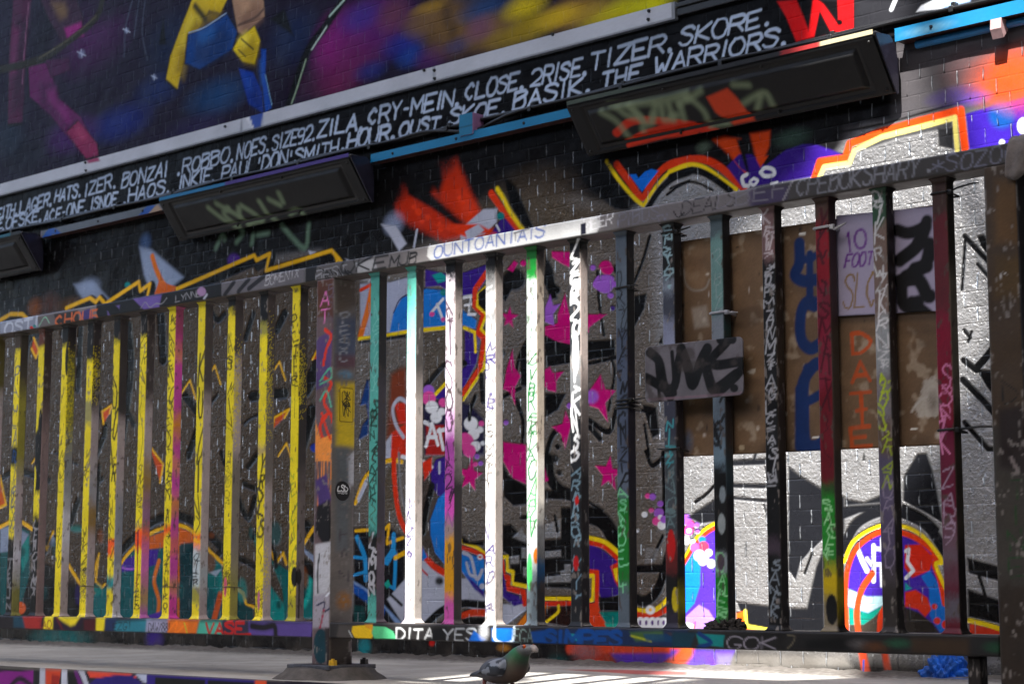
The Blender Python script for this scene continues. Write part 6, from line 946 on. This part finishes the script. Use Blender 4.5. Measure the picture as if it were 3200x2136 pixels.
# ------------------------------------------------------------------ pigeon
def pigeon():
    yp = 3.372
    o0 = hz(1570, 2150, ZG); root = empty('pigeon', (o0[0] + .0, yp, ZG)); tag(root, 'grey pigeon with green neck walking under the bottom rail', 'pigeon'); back = -Vector(root.location)
    z3 = lambda x, y: (1150 + x * .34057, 1700 + y * .34057)
    # sections along the body: top and bottom of the silhouette, half width, colour top / bottom
    sec = [((938, 1200), (944, 1207), .004, (40, 42, 48), (40, 42, 48)), ((965, 1176), (972, 1208), .013, (38, 40, 46), (44, 46, 52)), ((1010, 1158), (1005, 1214), .016, (56, 60, 68), (66, 70, 80)), ((1060, 1132), (1052, 1224), .021, (84, 88, 98), (90, 92, 100)),
        ((1085, 1092), (1100, 1232), .031, (76, 80, 92), (84, 84, 92)), ((1120, 1060), (1135, 1256), .040, (84, 90, 102), (84, 80, 84)), ((1170, 1040), (1180, 1272), .046, (92, 98, 110), (88, 80, 80)), ((1228, 1033), (1250, 1280), .048, (84, 90, 102), (92, 78, 74)),
        ((1268, 1022), (1335, 1262), .046, (70, 80, 90), (104, 84, 74)), ((1300, 996), (1395, 1215), .040, (64, 88, 88), (112, 90, 76)), ((1330, 966), (1428, 1142), .033, (30, 112, 70), (110, 92, 84)), ((1352, 948), (1438, 1086), .028, (30, 128, 66), (80, 96, 80)), ((1374, 935), (1452, 1044), .0245, (50, 128, 80), (70, 112, 84)),
        ((1398, 924), (1466, 1014), .0225, (104, 112, 106), (104, 110, 106)), ((1432, 916), (1478, 1000), .0215, (122, 126, 130), (120, 124, 126)), ((1470, 914), (1492, 992), .0195, (132, 136, 140), (130, 132, 136)), ((1500, 919), (1506, 988), .015, (140, 142, 146), (138, 140, 144)), ((1522, 930), (1520, 984), .010, (150, 150, 152), (140, 140, 140))]
    n = 22; co = np.zeros((len(sec), n, 3)); rg = np.ones((len(sec), n, 4)); rg[..., 3] = 0
    pts = []
    for a, b_, w, ct, cb in sec: pts.append([*hit(*z3(*a), yp)[[0, 2]], *hit(*z3(*b_), yp)[[0, 2]], w * .92, *(lin(ct) * .62), *(lin(cb) * .5)])
    pts = np.array(smooth(pts, 4)); m = len(pts); co = np.zeros((m, n, 3)); rg = np.zeros((m, n, 4)); th = np.linspace(0, 2 * math.pi, n, endpoint=False)
    for i, p in enumerate(pts):
        T_, B_ = p[0:2], p[2:4]; c = (T_ + B_) / 2; h = (T_ - B_) / 2
        for k, t in enumerate(th):
            u = math.cos(t); w_ = p[4] * math.copysign(abs(math.sin(t)) ** .9, math.sin(t)) * (1 + .12 * -u)
            co[i, k] = (c[0] + h[0] * u, yp - w_, c[1] + h[1] * u)
            f = (u + 1) / 2; rg[i, k, :3] = p[5:8] * f + p[8:11] * (1 - f)
    rg[..., :3] *= (1 + (rng.random((m, n, 1)) - .5) * .2)
    gridmesh('body', co, rg, M_FEATH, root, closed=True, caps=True, smoothed=True).location = back
    # folded wing: a shell over the near and far sides
    for sgn, nm in ((1, 'wing'), (-1, 'wing')):
        out = [(1075, 1130), (1100, 1075), (1150, 1048), (1215, 1050), (1258, 1090), (1262, 1140), (1235, 1190), (1180, 1215), (1120, 1222), (1070, 1200), (1030, 1190), (990, 1188), (1030, 1165)]
        out = smooth(out, 4, True); cen = (1150, 1135); N = 14; cw = np.zeros((N, len(out), 3)); cr = np.zeros((N, len(out), 4))
        for j in range(N):
            f = 1 - j / (N - 1) * .97
            for k, p in enumerate(out):
                x, y = cen[0] + (p[0] - cen[0]) * f, cen[1] + (p[1] - cen[1]) * f
                xi = np.clip((x - 990) / 270, 0, 1); prof = .031 + .026 * xi ** .6 - .02 * max(0, (xi - .8) / .2) ** 2 * .5
                dv = abs(y - 1140) / 110; P = hit(*z3(x, y), yp - prof * .85)
                cw[j, k] = (P[0], yp - sgn * (prof * math.sqrt(max(0.05, 1 - dv ** 2 * .75)) + .004 - .012 * f ** 8), P[2])
                nse = vnoise(np.array([x * .0255]), np.array([y * .033]), 1, 170)[0]; v = (40, 44, 52) if nse < .56 else (120, 126, 136)
                if x < 1060: v = (30, 32, 36)
                cr[j, k, :3] = lin(v)
        gridmesh(nm, cw[:, ::-1] if sgn < 0 else cw, cr[:, ::-1] if sgn < 0 else cr, M_FEATH, root, closed=True, caps=False, smoothed=True).location = back
    bk = flat('beak_horn', (150, 142, 138), .45); h0 = hit(*z3(1508, 955), yp); t0 = hit(*z3(1558, 984), yp)
    b = bmesh.new(); tube(b, [tuple(h0), tuple(h0 * .6 + t0 * .4 + np.array([0, 0, .003])), tuple(h0 * .25 + t0 * .75 + np.array([0, 0, .0015])), tuple(t0)], [.0105, .0085, .0062, .0015], 10); c2 = hit(*z3(1512, 944), yp); bmesh.ops.create_icosphere(b, subdivisions=2, radius=.0058, matrix=Matrix.Translation(c2)); obj('beak', b, bk, root, True).location = back
    for sgn in (1, -1):
        e = hit(*z3(1474, 934), yp); b = bmesh.new(); bmesh.ops.create_icosphere(b, subdivisions=2, radius=.0052, matrix=Matrix.Translation((e[0], yp - sgn * .0165, e[2])))
        o = obj('eye', b, flat('orange_eye', (206, 84, 24), .2, 0, .05), root, True); o.location = back
        b = bmesh.new(); bmesh.ops.create_icosphere(b, subdivisions=2, radius=.0027, matrix=Matrix.Translation((e[0], yp - sgn * .0204, e[2]))); obj('pupil', b, flat('black_pupil', (6, 6, 6), .15), o, True)
    pk = flat('pink_leg', (110, 60, 58), .5)
    for sgn, px in ((1, 1128), (-1, 1290)):
        hp = hit(*z3(px, 1250), yp); fx = hp[0] + (.004 if sgn > 0 else .014); y = yp - sgn * .018; b = bmesh.new()
        tube(b, [(hp[0], y, hp[2] + .01), (hp[0] - .006, y, (hp[2] + ZG) / 2 + .004), (fx, y, ZG + .006)], [.009, .0045, .0042], 8)
        for an in (-.5, 0, .5): tube(b, [(fx, y, ZG + .006), (fx + .018 * math.cos(an), y + .018 * math.sin(an), ZG + .006), (fx + .032 * math.cos(an), y + .032 * math.sin(an), ZG + .003)], [.0042, .0036, .0016], 6)
        tube(b, [(fx, y, ZG + .006), (fx - .016, y, ZG + .003)], [.004, .0016], 6); obj('leg', b, pk, root, True).location = back
pigeon()

# ------------------------------------------------------------------ unseen light blockers added behind the viewer: a plate with gaps cut for the sun patches
def across():
    Yo = -1.2; t = HF - Yo; kx, kz = -SUN_D[0], -SUN_D[2]; ox, oz = kx * t, kz * t
    sh = lambda pts: [(x + ox, z + oz) for x, z in pts]
    def W_(x, y): P = hit(x, y, YW); return (P[0] + kx * (YW - HF), P[2] + kz * (YW - HF))
    def G_(x, y): P = hz(x, y, ZG); return (P[0] + kx * (P[1] - HF), P[2] + kz * (P[1] - HF))
    g0 = [hit(x, y, HF)[[0, 2]] for x, y in ((1292, 740), (1870, 640), (1868, 760), (1835, 1120), (1720, 1500), (1640, 1720), (1612, 2010), (1492, 2010), (1480, 1420), (1440, 1270), (1365, 1250), (1350, 1700), (1345, 2010), (1225, 2010), (1222, 980), (1262, 860))]
    g1 = [W_(2550, -160), W_(2550, 450), W_(2300, 690), W_(2110, 1430), W_(2105, 1950), (-3.12, 1.25), (-3.06, 1.0), (-2.66, 1.0), (-2.58, 1.22), G_(2676, 2115), W_(2690, 2050), W_(2780, 1640), W_(2960, 1300), W_(3140, 1000), W_(3330, 900), (-.9, 3.2), (-.9, W_(2550, -160)[1])]
    polys = [sh([(-14, -1.3), (4, -1.3), (4, 7.5), (-14, 7.5)]), sh(g0), sh(g1)]
    V = [[Vector((x, z, 0)) for x, z in p] for p in polys]; tri = geometry.tessellate_polygon(V); fl = [p for q_ in polys for p in q_]
    b = bmesh.new(); th = .05
    f = [b.verts.new((x, Yo, z)) for x, z in fl]; k = [b.verts.new((x, Yo - th, z)) for x, z in fl]
    for a in tri:
        b.faces.new([f[i] for i in a]); b.faces.new([k[i] for i in reversed(a)])
    s0 = 0
    for p in polys:
        for i in range(len(p)): a, c = s0 + i, s0 + (i + 1) % len(p); b.faces.new((f[a], f[c], k[c], k[a]))
        s0 += len(p)
    root = empty('sun_blocker', (-5 + ox, Yo, -1.25)); tag(root, 'unseen steel plate added behind the viewer, its gaps shaped to throw the sun patches', 'sun_blocker')
    obj('blocker_plate', b, M_GREY, root).location = -Vector(root.location)
    P0 = hit(3035, 60, YW); P1 = hit(3170, 520, YW); sp = lambda P: (P[0] + kx * (YW - HF) + ox, P[2] + kz * (YW - HF) + oz)
    a, c = sp(P0), sp(P1); d = np.array([c[0] - a[0], c[1] - a[1]]); a = a - d * 1.0; c = np.array(c) + d * 1.0
    b = bmesh.new(); tube(b, [(a[0], Yo - .2, a[1]), (c[0], Yo - .2, c[1])], .035, 10); obj('blocker_bar', b, M_GREY, root).location = -Vector(root.location)  # added tube, throws the soft shadow band across the right tray
    for x in (-14 + ox + .3, 4 + ox - .3):
        b = bmesh.new(); bx(b, x - .3, x + .3, Yo - .5, Yo - .06, -1.25, oz - 1.3 + .4); obj('blocker_pier', b, M_BRICKFAR, root).location = -Vector(root.location)
    b = bmesh.new(); bx(b, .7, 3.0, -2.6, 2.6, -1.25, 6.4); obj('blocker_pier', b, M_BRICKFAR, root).location = -Vector(root.location)  # added unseen block, keeps skylight off the right-hand bars
    r2 = empty('added_brick_block', (-4, -8, -1.25)); tag(r2, 'added unseen masonry building behind the viewer', 'building')
    b = bmesh.new(); bx(b, -26, 14, -14, -8, -1.25, 6.2); obj('wall', b, M_BRICKFAR, r2).location = -Vector(r2.location)
    b = bmesh.new(); bx(b, -26.2, 14.2, -14.2, -7.8, 6.2, 6.5); obj('roof', b, M_GREY, r2).location = -Vector(r2.location)  # top slab of the added unseen building
across()

# ------------------------------------------------------------------ to real size
for me in bpy.data.meshes: me.transform(Matrix.Scale(K, 4)); me.update()
for o in scene.objects:
    if o.type in ('MESH', 'EMPTY'): o.location = o.location * K
